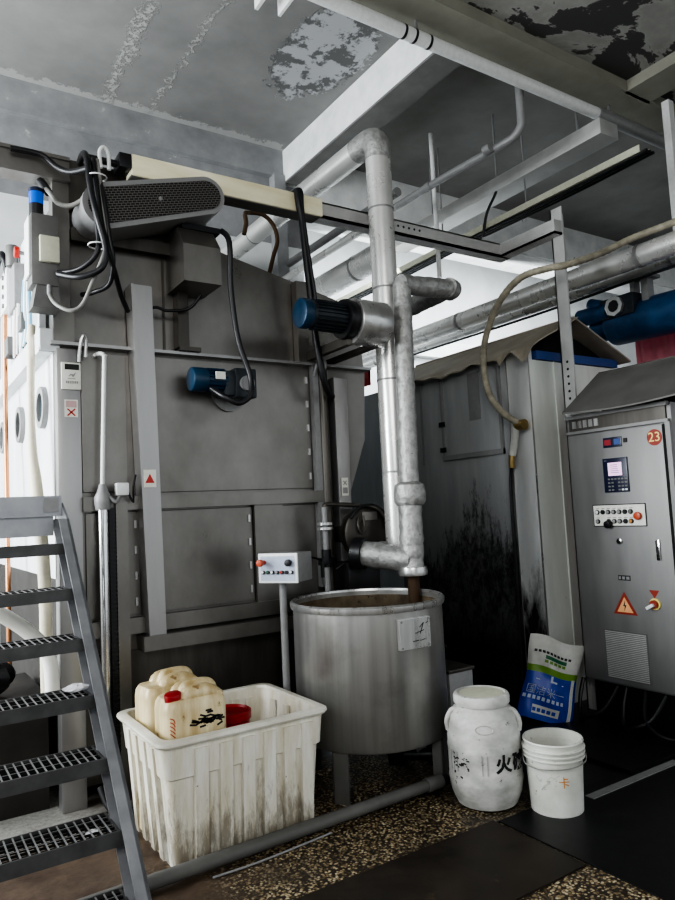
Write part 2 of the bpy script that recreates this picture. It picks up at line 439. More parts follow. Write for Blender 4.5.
# ------------------------------------------------------------------ the room
H = 5.5
Z0 = (0, 0, 0)
def st(name, mat, *a, b=0): return struct(MB().box(*a, b=b).build(name, mat, base=Z0, smooth=0))
st('floor', 'terrazzo_floor', -5, 14, -4, 9, -.2, 0)
st('ceiling', 'ceiling_flaking', -5, 3.75, 3.6, 6.6, H, H+.2)
st('ceiling_right', 'ceiling_far', 3.75, 14, 3.6, 9, H, H+.2)
st('ceiling_near', 'ceiling_peeled', -5, 14, -4, 3.6, 5.2, H+.2)
st('wall_back', 'wall_paint_white', -5, 3.95, 6.56, 6.8, 0, 4.45)
st('wall_back_upper', 'concrete_band', -5, 3.95, 6.55, 6.8, 4.45, H)
st('trim_1', 'concrete_band', -5, 3.72, 6.47, 6.56, 5.19, H)              # band along the top of the wall
st('trim_2', 'beam_white', 3.69, 3.98, 3.6, 6.8, 5.14, H)                 # bright beam running away from us
st('soffit_shade_sheet', 'soffit_shade_grey', 3.692, 3.978, 3.8, 6.45, 5.12, 5.14)  # thin darker sheet, puts the shade under the bright beam into colour
st('trim_3', 'beam_olive', -5, 14, 3.47, 3.80, 5.1, H)                    # near cross beam
st('trim_4', 'beam_olive', 5.55, 5.9, -4, 3.5, 5.1, H)
st('trim_5', 'concrete_band', 3.55, 3.69, 6.43, 6.56, 4.0, 5.2)           # pilaster under the beam
st('trim_6', 'beam_white', 3.95, 14, 6.45, 6.8, 4.95, H)                   # far cross beam
st('trim_7', 'beam_white', 3.95, 14, 6.50, 6.8, 4.80, 4.95)
st('wall_far', 'wall_paint_white', 3.9, 14, 7.9, 8.1, 0, H)
st('trim_8', 'beam_white', 3.9, 14, 7.75, 7.9, 3.7, 3.95)
st('wall_right', 'wall_paint_white', 12.5, 12.7, -4, 9, 0, H)
st('wall_left', 'wall_paint_white', -4.2, -4.0, 6.3, 9, 0, H)

# ------------------------------------------------------------------ big steel machine
mc = thing('drying_machine', 'huge grey stainless steel machine with portholes filling the left half of the room', 'machine', (1.8, 5, 0))
MB().prism([(.80, .12), (2.42, .12), (2.56, .6), (2.70, 1.15), (2.70, 1.62), (2.84, 1.98), (2.87, 2.48), (.80, 2.48)], 3.99, 6.3).build('lower_housing', 'machine_steel', mc, smooth=0)
MB().prism([(.87, 2.49), (2.87, 2.49), (2.85, 2.75), (2.68, 2.966), (2.36, 3.044), (1.83, 3.167), (1.70, 3.2), (1.70, 3.5), (.87, 3.5)], 4.0, 6.25).build('upper_housing', 'machine_steel', mc, smooth=0)
sp = box1('side_panel', 'white_side', mc, .775, .80, 4.02, 6.3, 1.20, 2.46)
for y in (4.27, 5.05, 5.83):
    r = MB().lathe([(.085, .0), (.085, -.03), (.12, -.03), (.122, -.02), (.122, 0)], (.775, y, 2.17), 32, 'X').build('porthole', 'mid_grey', sp)
for y in (4.27, 5.05, 5.83):
    MB().cyl((.765, y, 2.17), (.773, y, 2.17), .088, 32).build('porthole_glass', 'glass_dark', sp)
box1('lower_side_shade', 'dark_brown', mc, .785, .80, 4.02, 6.3, .12, 1.2)  # near-black colour stands in for the shade of the set-in lower side
box1('corner_post', 'post_steel', mc, .78, .905, 3.95, 4.05, 0, 2.455, b=.006)
box1('flange_ledge', 'post_steel', mc, .75, 2.885, 3.925, 4.01, 2.470, 2.488)
MB().box(.70, .80, 4.0, 6.3, 2.44, 2.46).box(.70, .712, 3.97, 6.3, 2.46, 2.56).box(.70, .80, 3.96, 3.975, 2.44, 2.56).build('side_ledge', 'white_side', mc, smooth=0)
for y in (4.15, 4.7, 5.25, 5.8):
    MB().prism([(.795, 2.46), (.715, 2.46), (.795, 2.58)], y, y+.02).build('ledge_bracket', 'white_side', mc, smooth=0)
box1('upper_post', 'machine_steel', mc, .77, .858, 3.95, 4.05, 2.6, 3.55)
MB().box(.765, .875, 3.94, 4.05, 2.49, 2.68).build('post_foot', 'machine_steel', mc, smooth=0)
MB().box(-.9, .86, 3.93, 4.04, 3.40, 3.54).box(-.9, .86, 3.915, 3.93, 3.52, 3.54).box(-.9, .86, 3.915, 3.93, 3.40, 3.42).build('top_beam', 'machine_steel', mc, smooth=0)
MB().prism([(.86, 3.40), (.86, 3.25), (1.25, 3.5), (1.25, 3.55), (.86, 3.55)], 3.96, 3.99).build('gusset_plate', 'machine_steel_dark', mc, smooth=0)
MB().box(.865, 1.64, 3.93, 3.995, 3.085, 3.145).box(.865, 1.64, 3.925, 3.94, 3.07, 3.085).build('horizontal_rail', 'machine_steel_dark', mc, smooth=0)
MB().box(1.468, 1.535, 3.92, 3.995, 2.50, 3.29).box(1.468, 1.60, 3.90, 3.995, 2.49, 2.515).build('bracket_post', 'machine_steel_dark', mc, smooth=0)
box1('panel_seam', 'machine_steel_dark', mc, 1.40, 1.41, 3.985, 4.0, 2.49, 3.07)
# leaning stay channels
def skew(x0b, x1b, x0t, x1t, y0, y1, z0, z1, mb):
    def f(z, x): return x
    t = [(x0b, z0), (x1b, z0), (x1t, z1), (x0t, z1)]
    mb.prism(t, y0, y1, bev=.004)
    mb.prism([(x0b-.004, z0), (x0b+.012, z0), (x0t+.012, z1), (x0t-.004, z1)], y0-.006, y1)
a = MB(); skew(1.235, 1.330, 1.176, 1.296, 3.87, 3.985, .85, 2.845, a); a.build('stay_channel', 'post_steel', mc, smooth=0)
a = MB(); skew(2.545, 2.625, 2.545, 2.655, 3.90, 3.985, .25, 2.39, a); a.build('stay_channel', 'post_steel', mc, smooth=0)
# the light strip post with hook beside the pipe
MB().box(2.40, 2.445, 3.93, 3.985, 1.0, 2.49).build('guide_rail', 'mid_grey', mc, smooth=0)
MB().tube([(2.41, 3.93, 2.40), (2.42, 3.90, 2.47), (2.46, 3.90, 2.52), (2.485, 3.90, 2.47), (2.46, 3.92, 2.41)], .012, 8, 4).build('guide_hook', 'mid_grey', mc)
# rails and mullions
box1('middle_rail', 'machine_steel', mc, .905, 2.45, 3.925, 3.995, 1.555, 1.632)
box1('mullion', 'machine_steel', mc, 1.94, 2.14, 3.95, 3.995, .955, 1.555)
box1('lower_rail', 'machine_steel', mc, .905, 2.42, 3.93, 3.995, .868, .955)
box1('base_rail', 'machine_steel', mc, 1.195, 2.40, 3.85, 3.995, .775, .855)
for x0, x1, z0, z1 in ((1.345, 1.935, .965, 1.545), (2.145, 2.40, .965, 1.545), (.925, 1.22, .965, 1.545), (1.34, 2.395, 1.65, 2.455), (.915, 1.165, 1.66, 2.45)):
    d = MB().box(x0, x1, 3.978, 3.992, z0, z1, b=.003).build('access_panel', 'machine_steel', mc, smooth=0)
    if x1-x0 > .5 or x1 == 1.22:
        n = 5 if z1 > 2 else 4
        for k in range(n):
            z = z0+(z1-z0)*(k+.5)/n
            MB().box(x1-.03, x1-.017, 3.968, 3.979, z-.022, z+.022).build('hinge', 'bright_steel', d, smooth=0)
box1('skirt', 'machine_steel_dark', mc, .90, 2.40, 3.97, 3.99, .10, .775)
# lifting lug on the post
MB().tube([(.895, 3.935, 2.38), (.90, 3.92, 2.47), (.915, 3.91, 2.525), (.93, 3.92, 2.50), (.93, 3.935, 2.41)], .010, 8, 5).build('lifting_lug', 'bright_steel', mc)
MB().tube([(1.0, 3.80, 3.46), (.995, 3.80, 3.55), (1.018, 3.80, 3.585), (1.042, 3.80, 3.55), (1.045, 3.80, 3.46)], .011, 8, 5).build('lifting_lug', 'white_paint', mc)
# inclined belt guard
def stadium(c0, r0, c1, r1, n=18):
    d = Vector((c1[0]-c0[0], c1[1]-c0[1])); ang = math.atan2(d.y, d.x)
    t = math.acos((r0-r1)/d.length); pts = []
    for k in range(n+1):
        a = ang-t+2*t*k/n; pts.append((c1[0]+r1*math.cos(a), c1[1]+r1*math.sin(a)))
    for k in range(n+1):
        a = ang+t+(2*PI-2*t)*k/n; pts.append((c0[0]+r0*math.cos(a), c0[1]+r0*math.sin(a)))
    return pts
g0, g1 = (1.00, 3.205), (1.585, 3.385)
bg = MB().prism(stadium(g0, .128, g1, .112), 3.70, 3.95).build('belt_guard', 'mid_grey', mc, smooth=30)
MB().prism(stadium(g0, .098, g1, .084), 3.692, 3.699).build('guard_mesh', 'perforated', bg, smooth=0)
MB().cyl((1.30, 3.685, 3.30), (1.30, 3.70, 3.30), .012, 16).build('guard_bolt', 'bright_steel', bg)
# motor mount box under the guard
MB().prism([(3.70, 2.85), (3.995, 2.85), (3.995, 3.2), (3.80, 3.2), (3.70, 3.07)], 1.43, 1.66, axis='X').build('mount_box', 'machine_steel', mc, smooth=0)
MB().box(1.46, 1.70, 3.79, 3.99, 3.2, 3.235).build('mount_plate', 'black_plastic', mc, smooth=0)
# blue gear motor on the front
gm = box1('gear_motor', 'blue_grey_motor', mc, 1.70, 1.80, 3.78, 3.93, 2.21, 2.36, b=.01)
a = MB().cyl((1.50, 3.84, 2.305), (1.60, 3.84, 2.305), .072, 24, b=.012); a.build('fan_cover', 'blue_cap', gm)
a = MB().cyl((1.60, 3.84, 2.305), (1.72, 3.84, 2.305), .062)
for k in range(18):
    an = 2*PI*k/18; a.box(1.60, 1.71, 3.838, 3.842, 2.305+.060, 2.305+.074, xf=rot((1.6, 3.84, 2.305), an, 'X'))
a.build('motor_body', 'blue_paint', gm, smooth=0)
a = MB().box(1.76, 1.90, 3.77, 3.95, 2.20, 2.38, b=.012)
a.build('gearbox', 'blue_grey_motor', gm)
MB().cyl((1.83, 3.77, 2.285), (1.83, 3.745, 2.285), .045, 24).cyl((1.83, 3.744, 2.285), (1.83, 3.742, 2.285), .026, 24).build('output_shaft', 'mid_grey', gm)
box1('rating_plate', 'sign_white', gm, 1.63, 1.69, 3.757, 3.768, 2.30, 2.345)
MB().lathe([(.0, 0), (.11, 0), (.11, -.03), (.0, -.03)], (1.80, 3.99, 2.25), 32, 'Y').build('mounting_flange', 'mid_grey', gm)
# fan motor with drum
fm = MB().cyl((2.06, 3.45, 2.66), (2.34, 3.45, 2.66), .082, 28)
for k in range(24):
    fm.box(2.12, 2.33, 3.448, 3.452, 2.66+.074, 2.66+.094, xf=rot((2.1, 3.45, 2.66), 2*PI*k/24, 'X'))
fm = fm.build('fan_motor', 'blue_grey_motor', mc, smooth=0)
MB().cyl((2.03, 3.45, 2.66), (2.10, 3.45, 2.66), .090, 28, b=.015).build('fan_cover', 'blue_paint', fm)
MB().lathe([(.02, 2.33), (.12, 2.33), (.125, 2.35), (.118, 2.37), (.115, 2.45), (.02, 2.45)], (0, 3.45, 2.655), 36, 'X').build('motor_flange', 'black_plastic', fm)
MB().lathe([(.02, 2.40), (.138, 2.40), (.142, 2.405), (.142, 2.625), (.138, 2.63), (.02, 2.63)], (0, 3.45, 2.648), 40, 'X').build('fan_drum', 'bright_steel', fm)
MB().box(2.36, 2.40, 3.45, 4.0, 2.50, 2.555).box(2.55, 2.60, 3.45, 4.0, 2.50, 2.53).build('motor_arm', 'machine_steel_dark', fm, smooth=0)
MB().box(2.30, 2.385, 3.93, 3.995, 2.49, 3.04).build('motor_bracket', 'machine_steel', mc, smooth=0)
# level tube column on the left
MB().cyl((1.0, 3.90, .17), (1.0, 3.90, 1.60), .028, 20).build('sight_tube', 'chrome', mc)
MB().lathe([(.0, 1.56), (.04, 1.56), (.045, 1.60), (.045, 1.63), (.03, 1.66), (.018, 1.70), (.0, 1.70)], (1.0, 3.90, 0), 20).build('valve_head', 'mid_grey', mc)
a = MB().box(1.035, 1.065, 3.905, 3.93, .16, 1.57)
for k in range(60): a.box(1.032, 1.068, 3.899, 3.906, .17+k*.0232, .17+k*.0232+.012)
a.build('ribbed_scale', 'black_plastic', mc, smooth=0)
box1('tube_post', 'machine_steel', mc, 1.07, 1.135, 3.90, 3.96, .0, 1.60)
MB().tube([(1.0, 3.90, 1.70), (1.022, 3.90, 2.35), (1.022, 3.90, 2.42), (1.0, 3.93, 2.435), (.985, 3.985, 2.43)], .012, 10, 4).build('white_tube', 'white_paint', mc)
box1('terminal_box', 'white_plastic', mc, 1.065, 1.135, 3.86, 3.91, 1.635, 1.705, b=.008)
MB().tube([(1.09, 3.88, 1.64), (1.06, 3.86, 1.60), (1.03, 3.87, 1.63)], .010, 8, 4).build('fitting', 'mid_grey', mc)
MB().tube([(1.13, 3.88, 1.66), (1.16, 3.88, 1.60), (1.17, 3.9, 1.68), (1.19, 3.92, 1.75)], .006, 6, 5).build('sensor_wire', 'black_cable', mc)
# signs
s = box1('warning_plate', 'sign_white', mc, .803, .905, 3.938, 3.95, 2.225, 2.375, b=.003); s['label'] = 'cream warning plate with black header and pictogram'
a = MB().box(.820, .895, 3.9365, 3.938, 2.335, 2.366)
a.build('plate_header', 'ink_black', s, smooth=0)
a = MB().box(.835, .875, 3.9365, 3.938, 2.283, 2.287).prism([(.836, 2.297), (.850, 2.312), (.866, 2.310), (.878, 2.322), (.872, 2.304), (.862, 2.293), (.856, 2.303), (.846, 2.302)], 3.9365, 3.938)
for k in range(7): a.box(.826+.0095*k, .832+.0095*k, 3.9365, 3.938, 2.258, 2.272)
a.build('pictogram', 'ink_grey', s, smooth=0)
def tool_sticker(x, z, w, h, y, parent):
    s = box1('warning_sticker', 'sign_white', parent, x, x+w, y-.002, y, z, z+h); s['label'] = 'white and red sticker'
    box1('sticker_header', 'sign_pink', s, x+w*.1, x+w*.9, y-.003, y-.002, z+h*.56, z+h*.93)
    c = (x+w/2, y, z+h*.28); a = MB()
    for an in (.75, -.75): a.box(c[0]-w*.4, c[0]+w*.4, y-.003, y-.002, c[2]-.004, c[2]+.004, xf=rot(c, an, 'Y'))
    a.build('crossed_tools', 'red_button', s, smooth=0)
tool_sticker(.818, 2.073, .07, .097, 3.949, mc)
s = box1('warning_sticker', 'sign_white', mc, 1.217, 1.288, 3.860, 3.862, 1.675, 1.775); s['label'] = 'white and red sticker'
MB().prism([(1.225, 1.70), (1.278, 1.70), (1.252, 1.752)], 3.859, 3.860).build('triangle_mark', 'red_button', s, smooth=0)
s = box1('warning_sticker', 'sign_white', mc, 2.563, 2.615, 3.890, 3.892, 1.59, 1.71)
a = MB().box(2.57, 2.608, 3.8885, 3.890, 1.605, 1.645)
for an in (.8, -.8): a.box(2.57, 2.608, 3.8885, 3.890, 1.672, 1.679, xf=rot((2.589, 3.89, 1.675), an, 'Y'))
a.build('mark', 'ink_grey', s, smooth=0)
# vertical drain pipe with valve
MB().cyl((2.475, 3.935, .95), (2.475, 3.935, 2.47), .034, 20).build('down_pipe', 'machine_steel_dark', mc)
vp = MB().cyl((2.36, 3.80, .80), (2.36, 3.80, 1.52), .019, 16)
vp = vp.build('valve_pipe', 'mid_grey', mc)
a = MB()
for z in (1.375, 1.405): a.cyl((2.36, 3.80, z), (2.36, 3.80, z+.016), .05, 20)
a.build('pipe_flange', 'bright_steel', vp)
MB().tube([(2.36, 3.80, 1.52), (2.37, 3.80, 1.535), (2.42, 3.80, 1.535), (2.62, 3.78, 1.52), (2.74, 3.76, 1.50), (2.80, 3.75, 1.44)], .014, 10, 3).build('branch_pipe', 'machine_steel_dark', vp)
MB().box(2.31, 2.42, 3.77, 3.83, 1.15, 1.20, b=.01).cyl((2.36, 3.8, 1.14), (2.36, 3.8, 1.25), .03).box(2.30, 2.315, 3.76, 3.78, 1.08, 1.2).build('valve_body', 'black_plastic', vp)
MB().tube([(2.42, 3.79, 1.12), (2.50, 3.77, 1.16), (2.58, 3.77, 1.13), (2.63, 3.77, 1.05), (2.60, 3.77, .98)], .009, 8, 5).build('valve_wire', 'black_cable', vp)
# round inspection cover + pump foot
rc = MB().lathe([(.0, 0), (.165, 0), (.18, .012), (.18, .05), (.155, .09), (.15, .28), (.0, .28)], (2.685, 3.78, 1.335), 40, 'Y').build('round_cover', 'machine_steel_dark', mc)
MB().tube([(2.60, 3.77, 1.44), (2.59, 3.755, 1.38), (2.61, 3.75, 1.34), (2.635, 3.755, 1.38), (2.64, 3.77, 1.45)], .009, 8, 5).build('cover_handle', 'machine_steel_dark', rc)
MB().box(2.63, 2.75, 3.765, 3.785, 1.42, 1.475).build('cover_plate', 'machine_steel', rc, smooth=0)
MB().tube([(2.52+.02, 3.77, 1.44), (2.60, 3.765, 1.50), (2.70, 3.765, 1.52), (2.80, 3.765, 1.47), (2.85, 3.765, 1.36)], .012, 8, 5).build('clamp_ring', 'black_plastic', rc)
MB().cyl((2.77, 3.775, 1.24), (2.77, 3.70, 1.235), .04, 20, b=.01).build('cover_knob', 'mid_grey', rc)
box1('pump_block', 'black_plastic', mc, 2.47, 2.72, 3.72, 3.9, .98, 1.16, b=.015)

# ------------------------------------------------------------------ electrics on the machine's left corner
jb = thing('signal_box', 'small grey junction box with cream cover and blue beacon at the top left corner', 'junction box', (.70, 3.86, 2.70))
box1('enclosure', 'grey_box', jb, .635, .768, 3.80, 3.95, 2.75, 3.135, b=.006)
box1('side_door', 'white_plastic', jb, .622, .635, 3.81, 3.94, 2.80, 3.12, b=.004)
box1('cover', 'cream_cover', jb, .672, .77, 3.77, 3.80, 2.87, 3.01, b=.006)
bc = MB().lathe([(.0, 3.135), (.036, 3.135), (.036, 3.205), (.0, 3.205)], (.672, 3.865, 0), 24).build('beacon_base', 'black_plastic', jb)
MB().lathe([(.0, 3.205), (.037, 3.205), (.038, 3.27), (.0, 3.27)], (.672, 3.865, 0), 24).build('beacon_lens', 'blue_beacon', bc)
MB().lathe([(.0, 3.27), (.039, 3.27), (.039, 3.288), (.03, 3.296), (.0, 3.296)], (.672, 3.865, 0), 24).build('beacon_cap', 'navy', bc)
MB().cyl((.72, 3.80, 2.75), (.72, 3.80, 2.70), .012, 12).build('cable_gland', 'mid_grey', jb)
MB().prism([(.64, 2.63), (.78, 2.63), (.77, 2.75), (.66, 2.75)], 3.81, 3.94).build('mounting_foot', 'grey_box', jb, smooth=0)

pp = thing('pneumatic_panel', 'white valve panel with grey terminal blocks on the machine side, left of the beacon', 'valve panel', (.74, 4.9, 2.56))
box1('back_plate', 'white_side', pp, .73, .765, 4.15, 5.7, 2.60, 3.30)
for y0, y1, z0, z1, m in ((4.95, 5.25, 2.95, 3.22, 'white_plastic'), (4.62, 4.85, 2.86, 3.14, 'mid_grey'), (4.38, 4.50, 2.66, 2.76, 'grey_box'), (4.92, 5.08, 2.62, 2.74, 'grey_box')):
    box1('terminal_block', m, pp, .67, .73, y0, y1, z0, z1, b=.004)
a = MB().cyl((.73, 4.55, 3.18), (.685, 4.55, 3.18), .012, 12).build('button_stem', 'mid_grey', pp)
MB().cyl((.69, 4.55, 3.18), (.66, 4.55, 3.18), .035, 20, b=.006).build('emergency_button', 'red_button', pp)
MB().cyl((.685, 4.80, 3.17), (.685, 4.80, 3.31), .038, 20, b=.006).build('regulator', 'grey_box', pp)
for k in range(5):
    y = 4.18+.055*k
    MB().tube([(.70, y, 3.08-.03*k), (.695, y+.02, 2.95), (.69, y+.03, 2.80), (.70, y+.06, 2.66), (.705, y+.16, 2.585)], .010, 8, 4).build('air_tube', 'blue_tube' if k % 2 == 0 else 'white_plastic', pp)
for k in range(3):
    y = 4.60+.06*k
    MB().tube([(.69, y, 2.87), (.685, y+.01, 2.75), (.69, y+.05, 2.66), (.70, y+.12, 2.58)], .009, 8, 4).build('air_tube', 'white_plastic' if k != 1 else 'sign_pink', pp)
for k in range(4): MB().cyl((.672, 5.08, 3.18-.065*k), (.660, 5.08, 3.18-.065*k), .016, 12).build('valve_button', 'grey_box', pp)
tag(MB().tube([(.70, 5.05, 3.14), (.66, 5.0, 3.30), (.66, 5.2, 3.36), (.66, 5.55, 3.22), (.67, 5.8, 2.9)], .02, 10, 5).build('black_hose', 'black_cable'), 'black hose arching over the valve panel at the left edge', 'hose')
tag(MB().tube([(.69, 5.17, 3.05), (.685, 5.15, 2.4), (.67, 5.0, 1.75), (.66, 4.9, 1.0), (.66, 4.85, .03)], .016, 10, 4).build('copper_pipe', 'copper'), 'thin copper pipe running down the machine side behind the stairs', 'pipe')
tag(MB().tube([(.69, 4.16, 2.62), (.675, 4.11, 2.2), (.672, 4.06, 1.9), (.685, 4.02, 1.68), (.71, 3.97, 1.2), (.71, 3.95, .62)], [.022, .022, .022, .021, .021, .021, .022, .024, .025, .026, .028, .031, .033, .034, .034, .034, .034, .033, .033, .032, .03][:21], 10, 4).build('cloth_hose', 'cream_hose'), 'cream cloth covered hose hanging down the machine corner', 'hose')
tag(MB().tube([(.05, 3.85, 1.33), (.25, 3.82, 1.20), (.449, 3.80, 1.09), (.60, 3.78, .97), (.68, 3.77, .86), (.70, 3.76, .74), (.70, 3.76, .60)], .036, 12, 4).build('drain_hose', 'dirty_white'), 'pale wrapped drain hose sloping down behind the stair treads', 'hose')
bag = MB(); 
bag.grid(lambda u, v: (.42+.16*math.sin(PI*v)*math.cos(2*PI*u)*(1+.18*math.sin(9*u*2*PI+4*v)), 4.25+.2*math.sin(PI*v)*math.sin(2*PI*u)*(1+.15*math.sin(7*u*2*PI)), .70-.11*math.cos(PI*v)*(1+.2*math.sin(5*2*PI*u))), 40, 14)
tag(bag.build('plastic_bag', 'plastic_bag', smooth=25), 'crumpled black plastic bag behind the stairs', 'bag')
tag(MB().box(.05, .74, 4.08, 4.8, 0.0, .585).build('dark_crate', 'dark_brown'), 'dark metal box standing under the landing behind the stairs', 'box')

# ------------------------------------------------------------------ stairs
sr = thing('metal_stairs', 'grey steel stairs with open grating treads at the lower left', 'stairs', (.3, 3.0, 0))
def stringer(x0, x1):
    a = MB()
    # profile in YZ: slope .2 rise per .18 run
    def line(dy, z): return 2.40+(z-.2)*.9+dy
    poly = [(line(-.045, 0), 0), (line(.13, 0), 0), (line(.13, 1.60), 1.60), (line(.02, 1.60), 1.60), (line(-.045, 1.52), 1.52)]
    a.prism(poly, x0+.036, x1, axis='X')
    for dy in (-.045, .118): a.prism([(line(dy, 0), 0), (line(dy+.012, 0), 0), (line(dy+.012, 1.52), 1.52), (line(dy, 1.52), 1.52)], x0, x1, axis='X')
    return a.build('stringer', 'stair_steel', sr, smooth=0)
stringer(.70, .748); stringer(-.15, -.10)
for k in range(1, 8):
    z = .215+.1975*(k-1); y = 2.40+.18*(k-1)
    t = MB().box(-.10, .71, y-.004, y+.006, z-.048, z+.004)
    t.box(-.10, .71, y+.20, y+.206, z-.035, z).box(.695, .703, y, y+.20, z-.045, z).box(-.10, -.092, y, y+.2, z-.045, z)
    t = t.build('tread', 'tread_edge', sr, smooth=0)
    g = MB(); n = 27
    for i in range(n): g.box(-.09+.79*i/n, -.09+.79*i/n+.004, y+.004, y+.202, z-.025, z-.003)
    for j in range(1, 7): g.box(-.095, .70, y+.03*j-.0015, y+.03*j+.0015, z-.012, z-.0035)
    g = g.build('grating', 'dark_hole', t, smooth=0)  # bars coloured near black, the shade between them put into the colour
    for i in range(n):
        if i == 0: q = MB()
        q.box(-.091+.79*i/n, -.09+.79*i/n+.005, y+.004, y+.202, z-.003, z-.001)
    for j in (2, 4): q.box(-.095, .70, y+.04*j-.001, y+.04*j+.001, z-.0032, z-.0014)
    q.build('lit_bar_tops', 'mid_grey', g, smooth=0)  # paler strips on the bars, their lit tops put into the colour
ld = MB().box(-.15, .735, 3.645, 3.665, 1.535, 1.635).box(-.15, .70, 3.668, 3.675, 1.44, 1.535).box(-.15, .735, 3.66, 3.92, 1.615, 1.63).box(-.15, .735, 3.915, 3.925, 1.56, 1.63)
ld.build('landing', 'stair_steel', sr, smooth=0)
MB().box(.65, .72, 3.637, 3.646, 1.555, 1.625).build('corner_plate', 'mid_grey', sr, smooth=0)
for x in (-.12,):
    MB().box(x, x+.04, 3.87, 3.91, 0, 1.60).build('support_leg', 'stair_steel', sr, smooth=0)
a = MB(); random.seed(21)
RG = [[random.uniform(.7, 1.25) for _ in range(13)] for _ in range(8)]
def rag_pt(u, v):
    k = RG[int(round(v*7))][int(round(u*12)) % 12]; q = math.sin(PI*v)*k
    return (.655+.045*q*math.cos(2*PI*u), 3.03+.035*q*math.sin(2*PI*u), .83-.016*math.cos(PI*v)*k)
a.grid(rag_pt, 12, 7)
tag(a.build('rag', 'paper', smooth=0), 'small crumpled white scrap on the fourth stair tread', 'rag')
tag(MB().grid(lambda u, v: (.60+.05*u, 2.64+.03*v, .403+.008*math.sin(3*u)), 4, 3).build('paper_scrap', 'paper', smooth=0), 'tiny white paper scrap on the second stair tread from the floor', 'scrap')

# ------------------------------------------------------------------ overhead frame with lagged beam
of = thing('overhead_frame', 'long overhead steel channel frame with cream lagging and a post by the control cabinet', 'frame', (4.19, 3.22, 0))
MB().box(2.0, 4.24, 3.80, 3.90, 3.455, 3.475).box(2.0, 4.24, 3.80, 3.81, 3.455, 3.565).box(2.0, 4.24, 3.80, 3.9, 3.555, 3.565).build('cross_channel', 'channel_steel', of, smooth=0)
MB().box(1.17, 2.45, 3.785, 3.905, 3.455, 3.580, b=.008).build('lagging', 'cream_lagging', of)
MB().box(1.17, 2.43, 3.795, 3.905, 3.45, 3.464).build('tray', 'hood_grey', of, smooth=0)  # dark grey sheet, shaded underside of the lagging put into colour
MB().box(1.10, 1.17, 3.785, 3.915, 3.49, 3.575, b=.005).cyl((.93, 3.85, 3.53), (1.12, 3.85, 3.53), .02, 12).build('end_cap', 'black_plastic', of)
MB().box(4.14, 4.24, 3.26, 3.80, 3.46, 3.475).box(4.14, 4.15, 3.26, 3.80, 3.46, 3.565).box(4.15, 4.225, 3.26, 3.27, 3.46, 3.565).build('return_channel', 'channel_steel', of, smooth=0)
p = MB().box(4.225, 4.235, 3.255, 3.36, 0, 3.68).box(4.225, 4.365, 3.35, 3.36, 0, 3.68).build('post', 'channel_steel', of, smooth=0)
a = MB()
for k in range(8): a.cyl((4.2235, 3.305, 2.12+.055*k), (4.226, 3.305, 2.12+.055*k), .010, 12)
a.build('bolt_hole', 'dark_hole', p, smooth=0)
for k in range(5):
    MB().cyl((3.10+.05*k, 3.798, 3.52), (3.10+.05*k, 3.801, 3.52), .009, 12).build('bolt_hole', 'dark_hole', of, smooth=0)

# ------------------------------------------------------------------ vertical ducts
vd = thing('exhaust_duct', 'tall bright steel round duct rising from behind the tank and turning back at the top', 'duct', (2.83, 3.62, 1.1))
MB().cyl((2.81, 3.62, 1.14), (2.81, 3.62, 3.93), .086, 32).build('riser', 'duct_steel', vd)
a = MB()
for z in (1.72, 2.33, 2.95, 3.5): a.cyl((2.81, 3.62, z), (2.81, 3.62, z+.012), .0885, 32)
a.build('seam_band', 'mid_grey', vd)
MB().tube([(2.81, 3.62, 3.86), (2.81, 3.62, 3.95), (2.81, 3.66, 4.01), (2.81, 3.74, 4.03), (2.81, 3.85, 4.03)], .089, 28, 3).build('elbow', 'wrapped_foil', vd)
MB().cyl((2.81, 3.80, 4.03), (2.81, 6.55, 4.03), .086, 32).build('horizontal_run', 'duct_steel', vd)
for y in (4.6, 5.5): MB().cyl((2.81, y, 4.03), (2.81, y+.012, 4.03), .088, 32).build('seam_band', 'mid_grey', vd)

wp = thing('lagged_pipe', 'foil wrapped pipe with flanged joint dropping into the steel tank', 'pipe', (2.70, 3.46, .9))
X, Y = 2.705, 3.365
TX, TY = 2.80, 3.43
def lumpy(p0, p1, r, amp, n, name, seg=24):
    p0 = Vector(p0); p1 = Vector(p1); L = (p1-p0).length; m = max(6, int(L/.025)); pts = []; rr = []
    for i in range(m+1):
        q = i/m; pts.append(p0.lerp(p1, q)); rr.append(r+amp*(math.sin(i*1.7+n)+.7*math.sin(i*.6+2*n))*.5+random.uniform(-amp, amp)*.5)
    return MB().tube(pts, rr, seg).build(name, 'wrapped_foil', wp, smooth=60)
lumpy((X, Y, 1.12), (TX, TY, 2.93), .060, .003, 1, 'riser')
lumpy((X, Y, 1.12), (X+.02, Y+.014, 1.50), .072, .006, 2, 'lower_lagging')
MB().lathe([(.05, 1.50), (.085, 1.505), (.098, 1.53), (.10, 1.58), (.092, 1.63), (.06, 1.65)], (X+.025, Y+.018, 0), 28).build('joint_cover', 'wrapped_foil', wp)
MB().lathe([(.03, 1.075), (.088, 1.08), (.092, 1.10), (.085, 1.13), (.05, 1.135)], (X, Y, 0), 24).build('end_flange', 'bright_steel', wp)
MB().cyl((X, Y, .72), (X, Y, 1.09), .036, 16).build('outlet', 'rust', wp)
lumpy((X-.17, Y+.27, 1.215), (X, Y, 1.17), .080, .006, 3, 'side_branch')
MB().cyl((X-.20, Y+.32, 1.22), (X-.165, Y+.262, 1.214), .10, 24).build('branch_flange', 'black_plastic', wp)
lumpy((TX-.01, TY, 2.93), (TX+.45, TY+.02, 2.965), .066, .003, 4, 'top_branch')
lumpy((TX+.42, TY+.0, 2.965), (TX+.47, TY+.85, 2.955), .066, .003, 5, 'return_branch')
